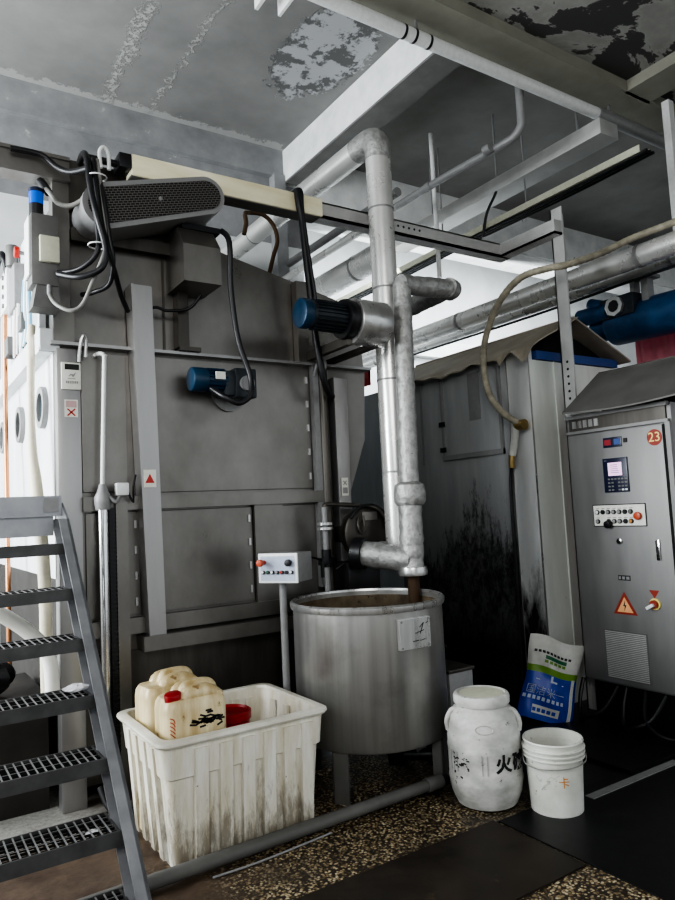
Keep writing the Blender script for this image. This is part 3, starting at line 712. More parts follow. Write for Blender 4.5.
MB().tube([(TX+.40, TY, 2.965), (TX+.45, TY+.02, 2.965), (TX+.46, TY+.06, 2.965)], .069, 20, 4).build('bend', 'wrapped_foil', wp)

# ------------------------------------------------------------------ open tank
tk = thing('steel_tank', 'round open stainless steel tank on legs at the centre of the room', 'tank', (2.32, 3.32, 0))
C = (2.32, 3.32, 0); R = .425
MB().lathe([(.0, .262), (R-.01, .258), (R, .27), (R, .98), (R-.006, .98), (R-.006, .30), (.0, .30)], C, 72).build('shell', 'tank_steel', tk)
MB().lathe([(R-.009, .955), (R+.012, .955), (R+.016, .967), (R+.016, .985), (R+.006, .995), (R-.006, .992), (R-.009, .98)], C, 72, caps=False).build('rim', 'bright_steel', tk)
MB().lathe([(R-.007, .31), (R-.007, .955)], C, 64, caps=False).build('lining', 'tank_inside', tk)
MB().lathe([(.0, .68), (R-.008, .68), (R-.008, .69), (.0, .69)], C, 48).build('liquid', 'tank_inside', tk)
pl = MB().box(-.10, .10, -.006, .02, -.078, .078, b=.002).build('name_plate', 'bright_steel', tk, smooth=0, xf=Matrix.Translation((2.31, 2.886, .842)) @ Matrix.Rotation(-.02, 4, 'Z'))
def plate_pt(m): return Matrix.Translation((2.31, 2.886, .842)) @ Matrix.Rotation(-.02, 4, 'Z') @ m
a = MB()
for x0, z0, x1, z1 in ((.0, .0, .055, .012), (.03, -.005, .055, .05), (.055, .05, .028, .028), (.03, -.04, .062, -.035), (-.02, -.04, .02, -.038), (.07, .045, .085, .052)):
    a.tube([(x0, -.0065, z0), (x1, -.0065, z1)], .0022, 6)
a.build('scratched_mark', 'ink_black', pl, smooth=0, xf=plate_pt(Matrix.Identity(4)))
for k, (x, z) in enumerate(((-.088, .066), (.088, .066), (-.088, -.066), (.088, -.066))):
    MB().cyl((x, -.006, z), (x, -.010, z), .006, 10).build('rivet', 'mid_grey', pl, xf=plate_pt(Matrix.Identity(4)))
for an in (-2.64, -.95, .6, 2.2):
    cx, cy = 2.32+.385*math.cos(an), 3.32+.385*math.sin(an)
    MB().box(.01, .022, -.045, .045, 0, .262).box(-.04, .022, -.045, -.037, 0, .262).build('leg', 'hood_grey', tk, smooth=0, xf=Matrix.Translation((cx, cy, 0)) @ Matrix.Rotation(an, 4, 'Z'))  # darker grey carries the dim light under the tank
MB().lathe([(.0, .08), (.045, .08), (.05, .10), (.05, .26), (.0, .26)], (2.40, 3.22, 0), 20).cyl((2.40, 3.22, .13), (2.60, 3.05, .13), .03).build('drain_valve', 'black_plastic', tk)
MB().cyl((2.50, 3.135, .165), (2.50, 3.12, .165), .035, 20, b=.005).build('valve_wheel', 'mid_grey', tk)

gb = thing('metal_box', 'low grey metal box standing between the tank and the stained wall', 'box', (2.9, 3.4, 0))
box1('body', 'mid_grey', gb, 2.80, 2.99, 3.20, 3.55, .05, .50, b=.006)
box1('lid', 'machine_steel_dark', gb, 2.79, 3.0, 3.19, 3.56, .50, .52, b=.004)
box1('foot', 'black_plastic', gb, 2.82, 2.97, 3.22, 3.53, 0, .05)
MB().tube([(2.93, 3.40, .52), (2.93, 3.40, .60), (2.94, 3.37, .62)], .012, 8, 3).build('knob', 'black_plastic', gb)

# ------------------------------------------------------------------ control box on a pole
cs = thing('control_pendant', 'white push button control box on a grey floor pole left of the tank', 'control box', (1.865, 3.66, 0))
cb = (1.80, 3.50, 0)
RZ = rot(cb, -.62)
CXf = Matrix.Translation((1.855, 3.50, -.006)) @ Matrix.Rotation(-1.0, 4, 'Z')
body = MB().box(-.125, .125, 0, .17, 1.115, 1.275, b=.006).build('box', 'mid_grey', cs, xf=CXf)
fp = MB().box(-.125, .125, -.012, 0, 1.112, 1.278, b=.005).build('front_panel', 'white_plastic', cs, xf=CXf)
MB().box(-.108, .108, -.0135, -.012, 1.125, 1.262).build('panel_field', 'sack_pale', fp, smooth=0, xf=CXf)
for k, m in enumerate(('white_plastic', 'white_plastic', 'mid_grey', 'mid_grey', 'red_button', 'mid_grey', 'white_plastic')):
    x = -.09+.03*k
    b_ = MB().cyl((x, -.0135, 1.172), (x, -.024, 1.172), .0105, 14).build('push_button', 'black_plastic', fp, xf=CXf)
for k, m in enumerate(('white_plastic', 'sack_green_dark', 'white_plastic', 'mid_grey', 'red_button', 'black_plastic', 'white_plastic')):
    x = -.093+.03*k
    MB().cyl((x, -.024, 1.174), (x, -.026, 1.174), .0075, 14).build('button_cap', m, fp, xf=CXf)
e = MB().cyl((-.085, -.0135, 1.228), (-.085, -.06, 1.228), .013, 16).build('stop_stem', 'red_button', fp, xf=CXf)
e = MB().cyl((-.085, -.045, 1.228), (-.085, -.075, 1.228), .020, 20, b=.005).build('stop_button', 'orange_red', fp, xf=CXf)
MB().cyl((.075, -.0135, 1.225), (.075, -.04, 1.225), .019, 20, b=.004).build('selector_knob', 'black_plastic', fp, xf=CXf)
MB().box(.02, .045, .07, .09, 0, 0).build('unused', 'mid_grey', cs) if False else None
MB().cyl((1.905, 3.555, 0), (1.905, 3.555, 1.12), .021, 18).build('pole', 'mid_grey', cs)
MB().box(1.84, 1.97, 3.49, 3.62, 0, .012).build('base_plate', 'mid_grey', cs, smooth=0)
MB().tube([(2.01, 3.56, 1.20), (2.09, 3.6, 1.21), (2.18, 3.7, 1.22), (2.33, 3.78, 1.18)], .007, 8, 4).build('supply_cable', 'black_cable', cs)

# ------------------------------------------------------------------ stained enclosure on the right
ch = thing('steam_chamber', 'tall grey sheet steel chamber with black stains behind the tank', 'chamber', (4.5, 4.7, 0))
box1('side_wall', 'stained_wall', ch, 4.03, 4.08, 3.72, 5.15, 0, 2.62)
box1('far_panel', 'far_sheet', ch, 4.035, 4.08, 5.15, 6.0, 0, 2.62)
box1('corner_panel', 'corner_sheet', ch, 4.025, 4.08, 3.51, 3.72, 0, 2.63)
box1('end_wall', 'end_panel', ch, 4.03, 5.05, 3.50, 3.55, 0, 2.55)
MB().box(4.027, 4.035, 3.498, 3.512, 0, 2.63).box(4.022, 4.03, 3.714, 3.724, 0, 2.6).build('corner_trim', 'bright_steel', ch, smooth=0)
box1('end_seam', 'end_panel', ch, 4.30, 4.31, 3.49, 3.5, 0, 2.55)
box1('blue_fascia', 'blue_strip', ch, 4.10, 5.08, 3.48, 3.55, 2.555, 2.62)
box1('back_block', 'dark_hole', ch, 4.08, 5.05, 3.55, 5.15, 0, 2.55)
MB().prism([(4.08, 2.62), (5.06, 2.62), (4.45, 2.86)], 3.56, 5.25).build('gable_gap_shade', 'dark_hole', ch, smooth=0)  # black solid stands in for the shaded gap under the roof
a = MB()
def rag(u, v):
    x = 3.93+(4.45-3.93)*v; z = 2.60+(2.885-2.60)*v
    y = 3.40+1.9*u
    if v < .05:
        z -= .03*(math.sin(16*u)+.6*math.sin(51*u+1))*.5+.012+(.05 if u < .16 else 0)*math.sin(u*45)
    return (x, y+(.05*math.sin(v*5) if u < .03 else 0), z)
a.grid(rag, 70, 6, thick=.012); a.build('roof_sheet', 'roof_sheet', ch, smooth=0)
MB().prism([(4.44, 2.895), (5.12, 2.60), (5.12, 2.585), (4.44, 2.88)], 3.38, 5.3).build('roof_slope', 'roof_sheet', ch, smooth=0)
# hatch on the wall
hx = 4.022
ht = MB().box(hx, 4.031, 3.83, 4.47, 1.90, 2.55).build('hatch', 'stained_wall', ch, smooth=0)
MB().box(hx-.015, 4.03, 4.455, 4.485, 1.87, 2.57).box(hx-.02, 4.03, 3.79, 4.49, 1.87, 1.91).box(hx-.015, 4.03, 3.79, 3.815, 1.87, 2.57).build('hatch_frame', 'mid_grey', ht, smooth=0)
MB().box(hx-.004, 4.03, 4.02, 4.15, 2.17, 2.56).build('hatch_window', 'mid_grey', ht, smooth=0)
for z in (2.18, 1.96): MB().box(hx-.03, 4.0, 4.43, 4.50, z-.02, z+.02).build('hatch_hinge', 'black_plastic', ht, smooth=0)
for y in (4.75, 5.1): MB().box(4.022, 4.03, y, y+.02, 1.85, 2.58).build('wall_seam', 'mid_grey', ch, smooth=0)
tag(MB().box(3.97, 3.99, 5.45, 6.0, 2.70, 2.85).box(3.965, 3.992, 5.45, 6.0, 2.77, 2.845).build('banner', 'red_cap'), 'small red banner strip behind the steel duct at the roof end', 'banner')

# cable running down the stained wall and corrugated hose
tag(MB().tube([(3.96, 3.68, 1.86), (3.99, 3.71, 1.74), (4.0, 3.735, 1.55), (4.005, 3.74, 1.0), (4.005, 3.745, .5), (4.0, 3.745, .03)], .013, 8, 4).build('wall_cable', 'black_cable'), 'thin black cable running down the stained wall', 'cable')
hs = thing('flexible_conduit', 'beige corrugated conduit looping down from the overhead pipe to the stained wall', 'conduit', (3.95, 3.7, 1.8))
pts = catmull([(4.73, 2.45, 3.43), (4.70, 2.75, 3.42), (4.62, 2.95, 3.39), (4.35, 3.05, 3.26), (4.05, 3.10, 3.15), (3.93, 3.20, 3.13), (3.89, 3.40, 3.12), (3.88, 3.62, 2.99), (3.89, 3.79, 2.75), (3.90, 3.835, 2.52), (3.90, 3.79, 2.32), (3.92, 3.69, 2.17), (3.95, 3.57, 2.075), (3.965, 3.55, 2.06)], 12)
rr = [.024+(.003 if i % 2 else 0) for i in range(len(pts))]
MB().tube(pts, rr, 12).build('corrugated_tube', 'hose_beige', hs, smooth=60)
MB().cyl((3.965, 3.52, 2.06), (3.965, 3.60, 2.06), .04, 14).build('coupling', 'brass', hs)
MB().tube([(3.955, 3.60, 2.06), (3.965, 3.625, 1.98), (3.975, 3.655, 1.90), (3.97, 3.67, 1.84)], [.03]*7, 10, 2).build('cloth_wrap', 'sack_white', hs)
MB().tube([(3.97, 3.67, 1.85), (3.965, 3.675, 1.80), (3.97, 3.68, 1.75)], .024, 10).build('brass_end', 'brass', hs)

# ------------------------------------------------------------------ control cabinet
cc = thing('control_cabinet', 'tall grey steel control cabinet numbered 23 at the right edge', 'cabinet', (4.35, 2.85, 0))
CX = 4.075
box1('body', 'cabinet_steel', cc, CX+.02, 4.62, 2.46, 3.25, .25, 2.07, b=.006)
dr = box1('door', 'cabinet_steel', cc, CX, CX+.02, 2.517, 3.235, .265, 1.935, b=.004)
MB().box(CX+.004, CX+.021, 2.496, 2.513, .265, 1.935).build('door_gap', 'dark_hole', cc, smooth=0)
MB().box(CX-.004, CX+.02, 2.462, 2.494, .255, 1.945).build('side_frame', 'cabinet_steel', cc, smooth=0)
a = MB().box(CX-.012, CX+.02, 2.47, 3.24, 2.05, 2.075).box(CX-.008, CX+.02, 2.47, 3.24, 1.945, 1.965).build('header', 'cabinet_steel', cc, smooth=0)
MB().box(CX+.006, CX+.021, 2.49, 3.22, 1.965, 2.05).build('header_recess', 'machine_steel_dark', a, smooth=0)
for k in range(5): MB().box(CX+.001, CX+.008, 3.16-.045*k, 3.19-.045*k, 1.985, 2.035).build('vent_slot', 'bright_steel', a, smooth=0)
# folded hood resting on top
hd = MB()
hd.grid(lambda u, v: (3.95+.40*v, 3.165-.86*u-.02*v+(.10*v if u > .98 else 0), 2.095+.30*v-.035*math.sin(PI*u)*(1-v)*.6), 16, 4, thick=.012)
hd.build('hood', 'hood_grey', cc, smooth=0)
MB().prism([(4.35, 2.40), (4.62, 2.30), (4.62, 2.07), (4.35, 2.07)], 2.32, 3.14).build('hood_back', 'machine_steel_dark', cc, smooth=0)
MB().box(4.0, 4.3, 3.02, 3.18, 2.076, 2.09).build('hood_shim', 'white_paint', cc, smooth=0)
MB().box(4.12, 4.58, 2.52, 3.2, 0, .25).build('plinth', 'black_plastic', cc, smooth=0)
# door fittings
X0 = CX
d = box1('indicator', 'navy', dr, X0-.006, X0, 2.805, 2.945, 1.825, 1.892, b=.002)
box1('led_display', 'led_red', d, X0-.0075, X0-.006, 2.885, 2.935, 1.84, 1.878)
box1('led_display', 'blue_strip', d, X0-.0075, X0-.006, 2.815, 2.862, 1.84, 1.878)
box1('pilot_light', 'black_plastic', dr, X0-.006, X0, 2.765, 2.792, 1.848, 1.876)
kp = box1('operator_panel', 'navy', dr, X0-.012, X0, 2.775, 2.957, 1.525, 1.752, b=.003)
s = box1('screen', 'screen_lit', kp, X0-.0135, X0-.012, 2.815, 2.918, 1.635, 1.722)
a = MB()
for k in range(5): a.box(X0-.0143, X0-.0135, 2.835+.003*k, 2.90, 1.652+.013*k, 1.657+.013*k)
a.build('screen_lines', 'screen_text', s, smooth=0)
for r_ in range(4):
    for c_ in range(6):
        if c_ == 2 and r_ > 0: continue
        y = 2.925-.025*c_; z = 1.618-.024*r_
        MB().box(X0-.0138, X0-.012, y-.017, y, z-.011, z).build('key', 'grey_box' if r_ < 3 or c_ < 4 else 'white_plastic', kp, smooth=0)
MB().text('HMI' if False else '—', .02, face((X0-.0128, 2.935, 1.738), SIDE)).build('panel_logo', 'sack_pale', kp, smooth=0)
bp = box1('button_panel', 'ink_black', dr, X0-.004, X0, 2.672, 3.068, 1.298, 1.446)
MB().box(X0-.006, X0-.004, 2.678, 3.062, 1.304, 1.440).build('panel_face', 'sign_white', bp, smooth=0)
for r_ in range(2):
    for c_ in range(7):
        y = 3.03-.042*c_; z = 1.395-.062*r_
        if r_ == 1 and c_ == 1: continue
        m = ('white_plastic', 'black_plastic', 'mid_grey', 'mid_grey', 'mid_grey', 'black_plastic', 'grey_box')[c_] if r_ == 0 else ('mid_grey', 'mid_grey', 'black_plastic', 'mid_grey', 'mid_grey', 'black_plastic', 'ink_orange')[c_]
        k_ = MB().cyl((X0-.006, y, z), (X0-.016, y, z), .0155, 16).build('button_ring', 'ink_black' if c_ != 1 else m, bp)
        MB().cyl((X0-.016, y, z), (X0-.019, y, z), .011, 14).build('button_cap', m, k_)
        MB().box(X0-.0068, X0-.006, y-.014, y+.012, z+.021, z+.026).build('button_legend', 'ink_grey', bp, smooth=0)
MB().cyl((X0-.006, 2.725, 1.366), (X0-.03, 2.725, 1.366), .026, 20, b=.005).build('stop_button', 'orange_red', bp)
MB().cyl((X0-.006, 2.945, 1.318), (X0-.04, 2.945, 1.31), .026, 16, b=.005).build('joystick', 'black_plastic', bp)
st_ = MB().cyl((X0-.002, 2.572, 1.857), (X0, 2.572, 1.857), .052, 32).build('number_sticker', 'sticker_red', dr); st_['label'] = 'round dark red sticker with yellow 23'
MB().text('23', .085, face((X0-.0028, 2.572, 1.857), SIDE)).build('number', 'sticker_yellow', st_, smooth=0)
MB().cyl((X0, 2.881, 1.202), (X0-.012, 2.881, 1.202), .02, 20, b=.003).build('key_lock', 'chrome', dr)
h_ = box1('door_handle', 'chrome', dr, X0-.014, X0, 2.595, 2.62, 1.085, 1.215, b=.004)
MB().box(X0-.0155, X0-.014, 2.60, 2.615, 1.12, 1.17).build('handle_insert', 'black_plastic', h_, smooth=0)
tg = box1('type_plate', 'ink_black', dr, X0-.002, X0, 2.825, 2.915, .945, .978)
MB().box(X0-.003, X0-.002, 2.832, 2.855, .952, .971).box(X0-.003, X0-.002, 2.865, 2.885, .952, .971).box(X0-.003, X0-.002, 2.895, 2.91, .952, .971).build('plate_text', 'mid_grey', tg, smooth=0)
def tri(cy, cz, r, x0, x1): return MB().prism([(cy-r*.9, cz-r*.5), (cy+r*.9, cz-r*.5), (cy, cz+r)], x0, x1, axis='X')
wt = tri(2.882, .773, .098, X0-.002, X0).build('hazard_triangle', 'sticker_red', dr, smooth=0); wt['label'] = 'orange electric shock warning triangle'
tri(2.882, .771, .066, X0-.003, X0-.002).build('triangle_field', 'sign_orange', wt, smooth=0)
MB().prism([(2.876, .818), (2.894, .778), (2.882, .778), (2.888, .745), (2.870, .785), (2.882, .785)], X0-.004, X0-.003, axis='X').build('lightning_bolt', 'ink_black', wt, smooth=0)
rs = MB().prism([(2.63, .895), (2.70, .895), (2.665, .845)], X0-.002, X0, axis='X').build('red_tag', 'sticker_red', dr, smooth=0)
sw = MB().cyl((X0, 2.662, .81), (X0-.012, 2.662, .81), .036, 24).build('main_switch', 'sticker_yellow', dr)
MB().cyl((X0-.012, 2.662, .81), (X0-.03, 2.662, .81), .026, 20).build('switch_ring', 'sticker_red', sw)
MB().box(X0-.05, X0-.03, 2.655, 2.71, .795, .815, b=.003).build('switch_lever', 'white_plastic', sw, xf=rot((X0, 2.662, .81), -.5, 'X'))
lv = box1('louver_frame', 'grey_box', dr, X0-.003, X0, 2.738, 3.055, .295, .615)  # darker than the slats, recess shade put into its colour
a = MB()
for k in range(26):
    z = .303+.0118*k; a.prism([(X0-.003, z), (X0-.011, z+.001), (X0-.003, z+.008)], 2.746, 3.047, axis='Y') if False else a.box(X0-.009, X0-.003, 2.746, 3.047, z, z+.006)
a.build('louver_slats', 'louver', lv, smooth=0)
for (y, s_) in ((3.0, 1), (2.8, -1), (2.66, 1)):
    tag(MB().tube([(4.10, y, .24), (4.0, y+.05*s_, .10), (3.96, y+.16*s_, .035), (4.02, y+.26*s_, .02), (4.08, y+.30*s_, .12), (4.13, y+.3*s_, .24)], .014, 8, 6).build('floor_cable', 'black_cable'), 'black cable looping out below the control cabinet', 'cable', 'cables under the control cabinet')

# ------------------------------------------------------------------ crate and contents
cr = thing('plastic_crate', 'large dirty white ribbed plastic crate in the foreground', 'crate', (1.385, 3.30, 0))
def rrect(x0, x1, y0, y1, r, z, n=5):
    pts = []
    for cx, cy, a0 in ((x1-r, y1-r, 0), (x0+r, y1-r, PI/2), (x0+r, y0+r, PI), (x1-r, y0+r, 1.5*PI)):
        for k in range(n+1):
            a = a0+PI/2*k/n; pts.append(Vector((cx+r*math.cos(a), cy+r*math.sin(a), z)))
    return pts
B = (1.045, 1.745, 3.015, 3.56); T = (1.0, 1.785, 2.985, 3.60)
def lerp(t, i=0.0): return tuple(B[k]+(T[k]-B[k])*t+(i if k % 2 == 0 else -i) for k in range(4))
HZ = .54
a = MB()
L_ = [(0, .0), (.02, 0), (.70, 0), (.715, -.012), (.78, -.012), (1, -.014)]
rings = [rrect(*lerp(t, i), .045, .0+HZ*t) for t, i in L_]
inn = [rrect(*lerp(t, .008), .045, HZ*t+(.012 if t == 0 else 0)) for t in (1, .7, 0)]
a.ring_sweep(rings+inn).build('shell', 'crate_white', cr)
rim = [rrect(*lerp(1, i), .06, z) for i, z in ((-.006, HZ-.014), (-.030, HZ-.016), (-.036, HZ-.006), (-.034, HZ+.006), (-.026, HZ+.011), (.004, HZ+.011), (.008, HZ-.005))]
MB().ring_sweep(rim, caps=False).build('rim', 'crate_rim', cr)
def rib(mb, x, y, nx, ny, w, z0, z1, d=.012, taper=True):
    # raised pad on the crate wall following its slope
    for (za, zb) in ((z0, z1),):
        pts = []
        for z in (za, zb):
            t = z/HZ; e = lerp(t)
            px = x if nx == 0 else (e[0] if nx < 0 else e[1]); py = y if ny == 0 else (e[2] if ny < 0 else e[3])
            if nx == 0:
                pts.append([(px-w, py, z), (px+w, py, z), (px+w*.92, py+ny*d, z), (px-w*.92, py+ny*d, z)])
            else:
                pts.append([(px, py-w, z), (px, py+w, z), (px+nx*d, py+w*.8, z), (px+nx*d, py-w*.8, z)])
        mb.ring_sweep(pts)
n = 0
for x in (1.16, 1.275, 1.385, 1.49, 1.595, 1.69):
    a = MB(); rib(a, x, 0, 0, -1, .032, .02, .50, .026); a.build('rib', 'crate_white', cr, smooth=0)
for y in (3.12, 3.24, 3.36, 3.47):
    a = MB(); rib(a, 0, y, -1, 0, .030, .02, .50, .022); a.build('rib', 'crate_white', cr, smooth=0)
for x in (1.5, 1.6, 1.68):
    MB().box(x-.02, x+.02, 3.572, 3.585, .30, .50).build('inner_rib', 'crate_white', cr, smooth=0)
for y in (3.15, 3.3, 3.45):
    MB().box(1.752, 1.765, y-.02, y+.02, .30, .50).build('inner_rib', 'crate_white', cr, smooth=0)

def jerrycan(label, c, rz, w, d, h):
    t = thing('jerrycan', label, 'jerrycan', (c[0], c[1], .02), 'jerrycans in the crate')
    X_ = Matrix.Translation((c[0], c[1], .02)) @ Matrix.Rotation(rz, 4, 'Z')
    a = MB()
    def ring(s, z, r=.05): return rrect(-w/2*s, w/2*s, -d/2*s, d/2*s, r*s, z, 5)
    a.ring_sweep([ring(.9, 0), ring(1, .02), ring(1, h*.45), ring(.985, h*.46), ring(.985, h*.48), ring(1, h*.49), ring(1, h-.085), ring(.97, h-.055), ring(.88, h-.035), ring(.6, h-.028)])
    a.build('body', 'jerry', t, xf=X_)
    # carrying handle: arch along the length of the top, and the filler spout on the low front shoulder
    MB().tube([(-w*.12, 0, h-.05), (-w*.10, 0, h-.012), (-w*.02, 0, h+.004), (w*.22, 0, h+.004), (w*.34, 0, h-.012), (w*.38, 0, h-.06)], .026, 14, 5).build('handle', 'jerry', t, xf=X_)
    for s in (-1, 1):
        MB().tube([(-w*.16, s*d*.25, h-.06), (-w*.10, s*d*.27, h-.022), (w*.20, s*d*.27, h-.02), (w*.40, s*d*.25, h-.06)], .034, 12, 5).build('shoulder', 'jerry', t, xf=X_)
    return t, X_
j1, X1 = jerrycan('cream jerrycan with a red cap and black scrawl, nearest in the white crate', (1.190, 3.17), 0.0, .295, .21, .700)
cp = MB().cyl((-.094, -.046, .64), (-.102, -.052, .694), .038, 24, b=.006).build('cap', 'red_cap', j1, xf=X1)
a = MB(); random.seed(3)
for k in range(34):
    x = random.gauss(.035, .035); z = random.gauss(.565, .012)
    a.box(x-.014, x+.014, -.1075, -.1045, z-.004, z+.004, xf=rot((x, -.106, z), random.uniform(-.5, .5), 'Y'))
a.build('black_scrawl', 'ink_black', j1, xf=X1, smooth=0)
a = MB()
for k in range(5): a.tube([(-.135, -.1065, .60-.016*k), (-.118, -.1065, .592-.018*k), (-.112, -.1065, .575-.015*k)], .0022, 6, 2)
a.build('red_print', 'orange_red', j1, xf=X1)
j2, X2 = jerrycan('cream jerrycan with moulded twin handles, standing behind the other one', (1.175, 3.42), 0.08, .295, .20, .712)
rb = thing('red_bucket', 'dark red round tub sunk in the white crate', 'bucket', (1.46, 3.36, .02))
MB().lathe([(.0, .02), (.09, .02), (.108, .50), (.103, .50), (.086, .04), (.0, .04)], (1.46, 3.36, 0), 32).build('body', 'red_cap', rb)
MB().lathe([(.0, .475), (.109, .475), (.116, .48), (.116, .515), (.108, .52), (.10, .508), (.0, .505)], (1.46, 3.36, 0), 36).build('lid', 'red_cap', rb)

# ------------------------------------------------------------------ barrel, pail, sack
br = thing('plastic_barrel', 'white plastic barrel with black painted characters right of the tank', 'barrel', (2.56, 2.69, 0))
C = (2.56, 2.69, 0)
MB().lathe([(.0, .0), (.125, .0), (.15, .012), (.175, .07), (.183, .12), (.186, .135), (.183, .15), (.183, .27), (.186, .285), (.183, .30), (.182, .36), (.178, .40), (.165, .44), (.145, .465), (.128, .475), (.122, .485), (.122, .50), (.0, .50)], C, 56).build('body', 'barrel_white', br)
MB().lathe([(.122, .485), (.137, .487), (.142, .495), (.142, .525), (.136, .537), (.122, .540), (.115, .533), (.0, .530)], C, 48).build('lid', 'barrel_white', br)
MB().lathe([(.0, .5301), (.112, .5301), (.112, .534), (.0, .534)], C, 40).build('lid_panel', 'cream_cover', br)
for an in (2.66, -1.02):
    p = lambda r, z, da=0: (C[0]+r*math.cos(an+da), C[1]+r*math.sin(an+da), z)
    MB().tube([p(.128, .462), p(.156, .460), p(.176, .435), p(.186, .40), p(.180, .365)], .013, 12, 5).build('handle', 'barrel_white', br)
def wrap(c, r, a0, z0):
    def f(v):
        a = a0+v.x/r; q = r+v.z
        return Vector((c[0]+q*math.cos(a), c[1]+q*math.sin(a), z0+v.y))
    return f
I4 = Matrix.Identity(4)
facing = math.atan2(-C[1], -C[0])
MB().text('火', .088, I4, .0006, 2, wrap(C, .1862, facing+.50, .232), .003).build('painted_character', 'ink_black', br, smooth=0)
MB().text('碱', .088, I4, .0006, 2, wrap(C, .1862, facing+1.02, .232), .003).build('painted_character', 'ink_black', br, smooth=0)
f = wrap(C, .1858, facing-.62, .232)
a = MB(); random.seed(5)
for k in range(26):
    x = random.uniform(-.06, .03); z = random.gauss(0, .028); s = random.uniform(.002, .007)
    a.tube([f(Vector((x-s, z, 0))), f(Vector((x+s, z+random.uniform(-.006, .006), 0)))], random.uniform(.0015, .0035), 6)
a.build('faded_paint', 'ink_black', br, smooth=0)
a = MB()
for x in (-.085, -.06, -.035, .10, .125): 
    a.tube([f(Vector((x, -.045, 0))), f(Vector((x, .05, 0)))], .0016, 6)
a.build('faded_stencil', 'ink_grey', br, smooth=0)
MB().lathe([(.040, 0), (.044, .002), (.048, 0)], (0, 0, 0), 30, caps=False).build('moulded_mark', 'barrel_white', br, xf=Matrix.Translation((C[0]+.178*math.cos(facing+.02), C[1]+.178*math.sin(facing+.02), .40)) @ Matrix.Rotation(facing+PI/2, 4, 'Z') @ Matrix.Rotation(PI/2-.25, 4, 'X') @ Matrix.Diagonal((1, .45, 1, 1)))

bk = thing('paint_pail', 'white plastic pail with orange mark, open and stained, right of the barrel', 'pail', (2.755, 2.415, 0))
C = (2.755, 2.415, 0)
MB().lathe([(.0, .0), (.118, .0), (.124, .006), (.137, .27), (.133, .27), (.120, .012), (.0, .010)], C, 48).build('body', 'bucket_white', bk)
for z, r in ((.262, .146), (.283, .148), (.304, .149)):
    MB().lathe([(.13, z-.008), (r, z-.006), (r+.002, z), (r, z+.004), (.135, z+.008)], C, 48, caps=False).build('collar_ring', 'bucket_white', bk)
MB().lathe([(.136, .255), (.139, .325), (.145, .333), (.142, .34), (.134, .338), (.131, .25)], C, 48, caps=False).build('rim', 'bucket_white', bk)
a = math.atan2(-C[1], -C[0])
MB().tube([(C[0]+.15*math.cos(a-1.35), C[1]+.15*math.sin(a-1.35), .27), (C[0]+.158*math.cos(a-1.0), C[1]+.158*math.sin(a-1.0), .235), (C[0]+.16*math.cos(a-.4), C[1]+.16*math.sin(a-.4), .232), (C[0]+.16*math.cos(a+.4), C[1]+.16*math.sin(a+.4), .24), (C[0]+.157*math.cos(a+1.1), C[1]+.157*math.sin(a+1.1), .25), (C[0]+.15*math.cos(a+1.5), C[1]+.15*math.sin(a+1.5), .27)], .003, 6, 5).build('wire_handle', 'grey_cable', bk)
MB().text('卡', .055, I4, .0006, 2, wrap(C, .1335, a+.30, .165)).build('orange_mark', 'ink_orange', bk, smooth=0)
f = wrap(C, .1332, a-.22, .17); m_ = MB(); random.seed(11)
m_.tube([f(Vector((random.gauss(0, .033), random.gauss(0, .033), 0))) for k in range(16)], .0006, 5, 3)
m_.build('ink_smear', 'ink_grey', bk, smooth=0)

sk = thing('plastic_sack', 'white blue and green printed sack leaning on the stained wall behind the pail', 'sack', (3.72, 3.40, 0))
SW, SH, SD = .37, .55, .15
SX = Matrix.Translation((3.76, 3.36, .0)) @ Matrix.Rotation(-.62, 4, 'Z') @ Matrix.Rotation(-.20, 4, 'X') @ Matrix.Rotation(.29, 4, 'Y')
def sack_pt(u, v, side):
    # u across 0..1, v up 0..1; pillow thickness fades to the seams
    x = (u-.5)*SW*(1-.05*math.sin(PI*v)+.03*math.sin(9*v)); z = v*SH
    th = SD*.5*(max(0, math.sin(PI*u))**.45)*(max(0.03, math.sin(PI*(v*.86+.10))))**.5
    th += .010*math.sin(11*u+5*v)*math.sin(PI*u)+.008*math.sin(17*v+6*u)*math.sin(PI*u)
    return (x, -side*th if side > 0 else th*.7, z+.012*math.sin(7*u)*v)
def band(name, v0, v1, mat, u0=0, u1=1, off=.0, parent=None):
    a = MB(); a.grid(lambda u, v: (lambda q: (q[0], q[1]-off, q[2]))(sack_pt(u0+(u1-u0)*u, v0+(v1-v0)*v, 1)), 24, 20)
    return a.build(name, mat, parent or sk, xf=SX, smooth=60)
band('white_top', .63, 1.0, 'sack_white'); gbnd = band('green_band', .55, .63, 'sack_green')
bl = band('blue_field', .0, .55, 'sack_blue')
a = MB(); a.grid(lambda u, v: sack_pt(u, v, -1), 24, 24); a.build('back_sheet', 'sack_white', sk, xf=SX, smooth=60)
band('side_seam', .02, .56, 'sack_white', .86, .93, .004)
band('white_label', .07, .17, 'sack_white', .22, .70, .003, bl)
def on_sack(u, v, off=.004):
    def f(c):
        p = Vector(sack_pt(u+c.x/SW, v+c.y/SH, 1)); p.y -= off; return p
    return f
MB().text('国洁米一', .066, SX, .0004, 1, on_sack(.40, .335)).build('brand_text', 'sack_pale', bl, smooth=0)
a = MB(); f = on_sack(.40, .25)
for k in range(9): a.box(-.14+.031*k, -.12+.031*k, -.012, .012, -.001, .001)
for v in a.bm.verts: v.co = Vector(f(v.co))
a.build('print_line', 'sack_pale', bl, smooth=0, xf=SX)
a = MB(); f = on_sack(.45, .47)
a.box(-.10, .10, -.003, .002, -.001, .001).box(.0, .015, -.002, .04, -.001, .001).box(.01, .05, .0, .012, -.001, .001)
for v in a.bm.verts: v.co = Vector(f(v.co))
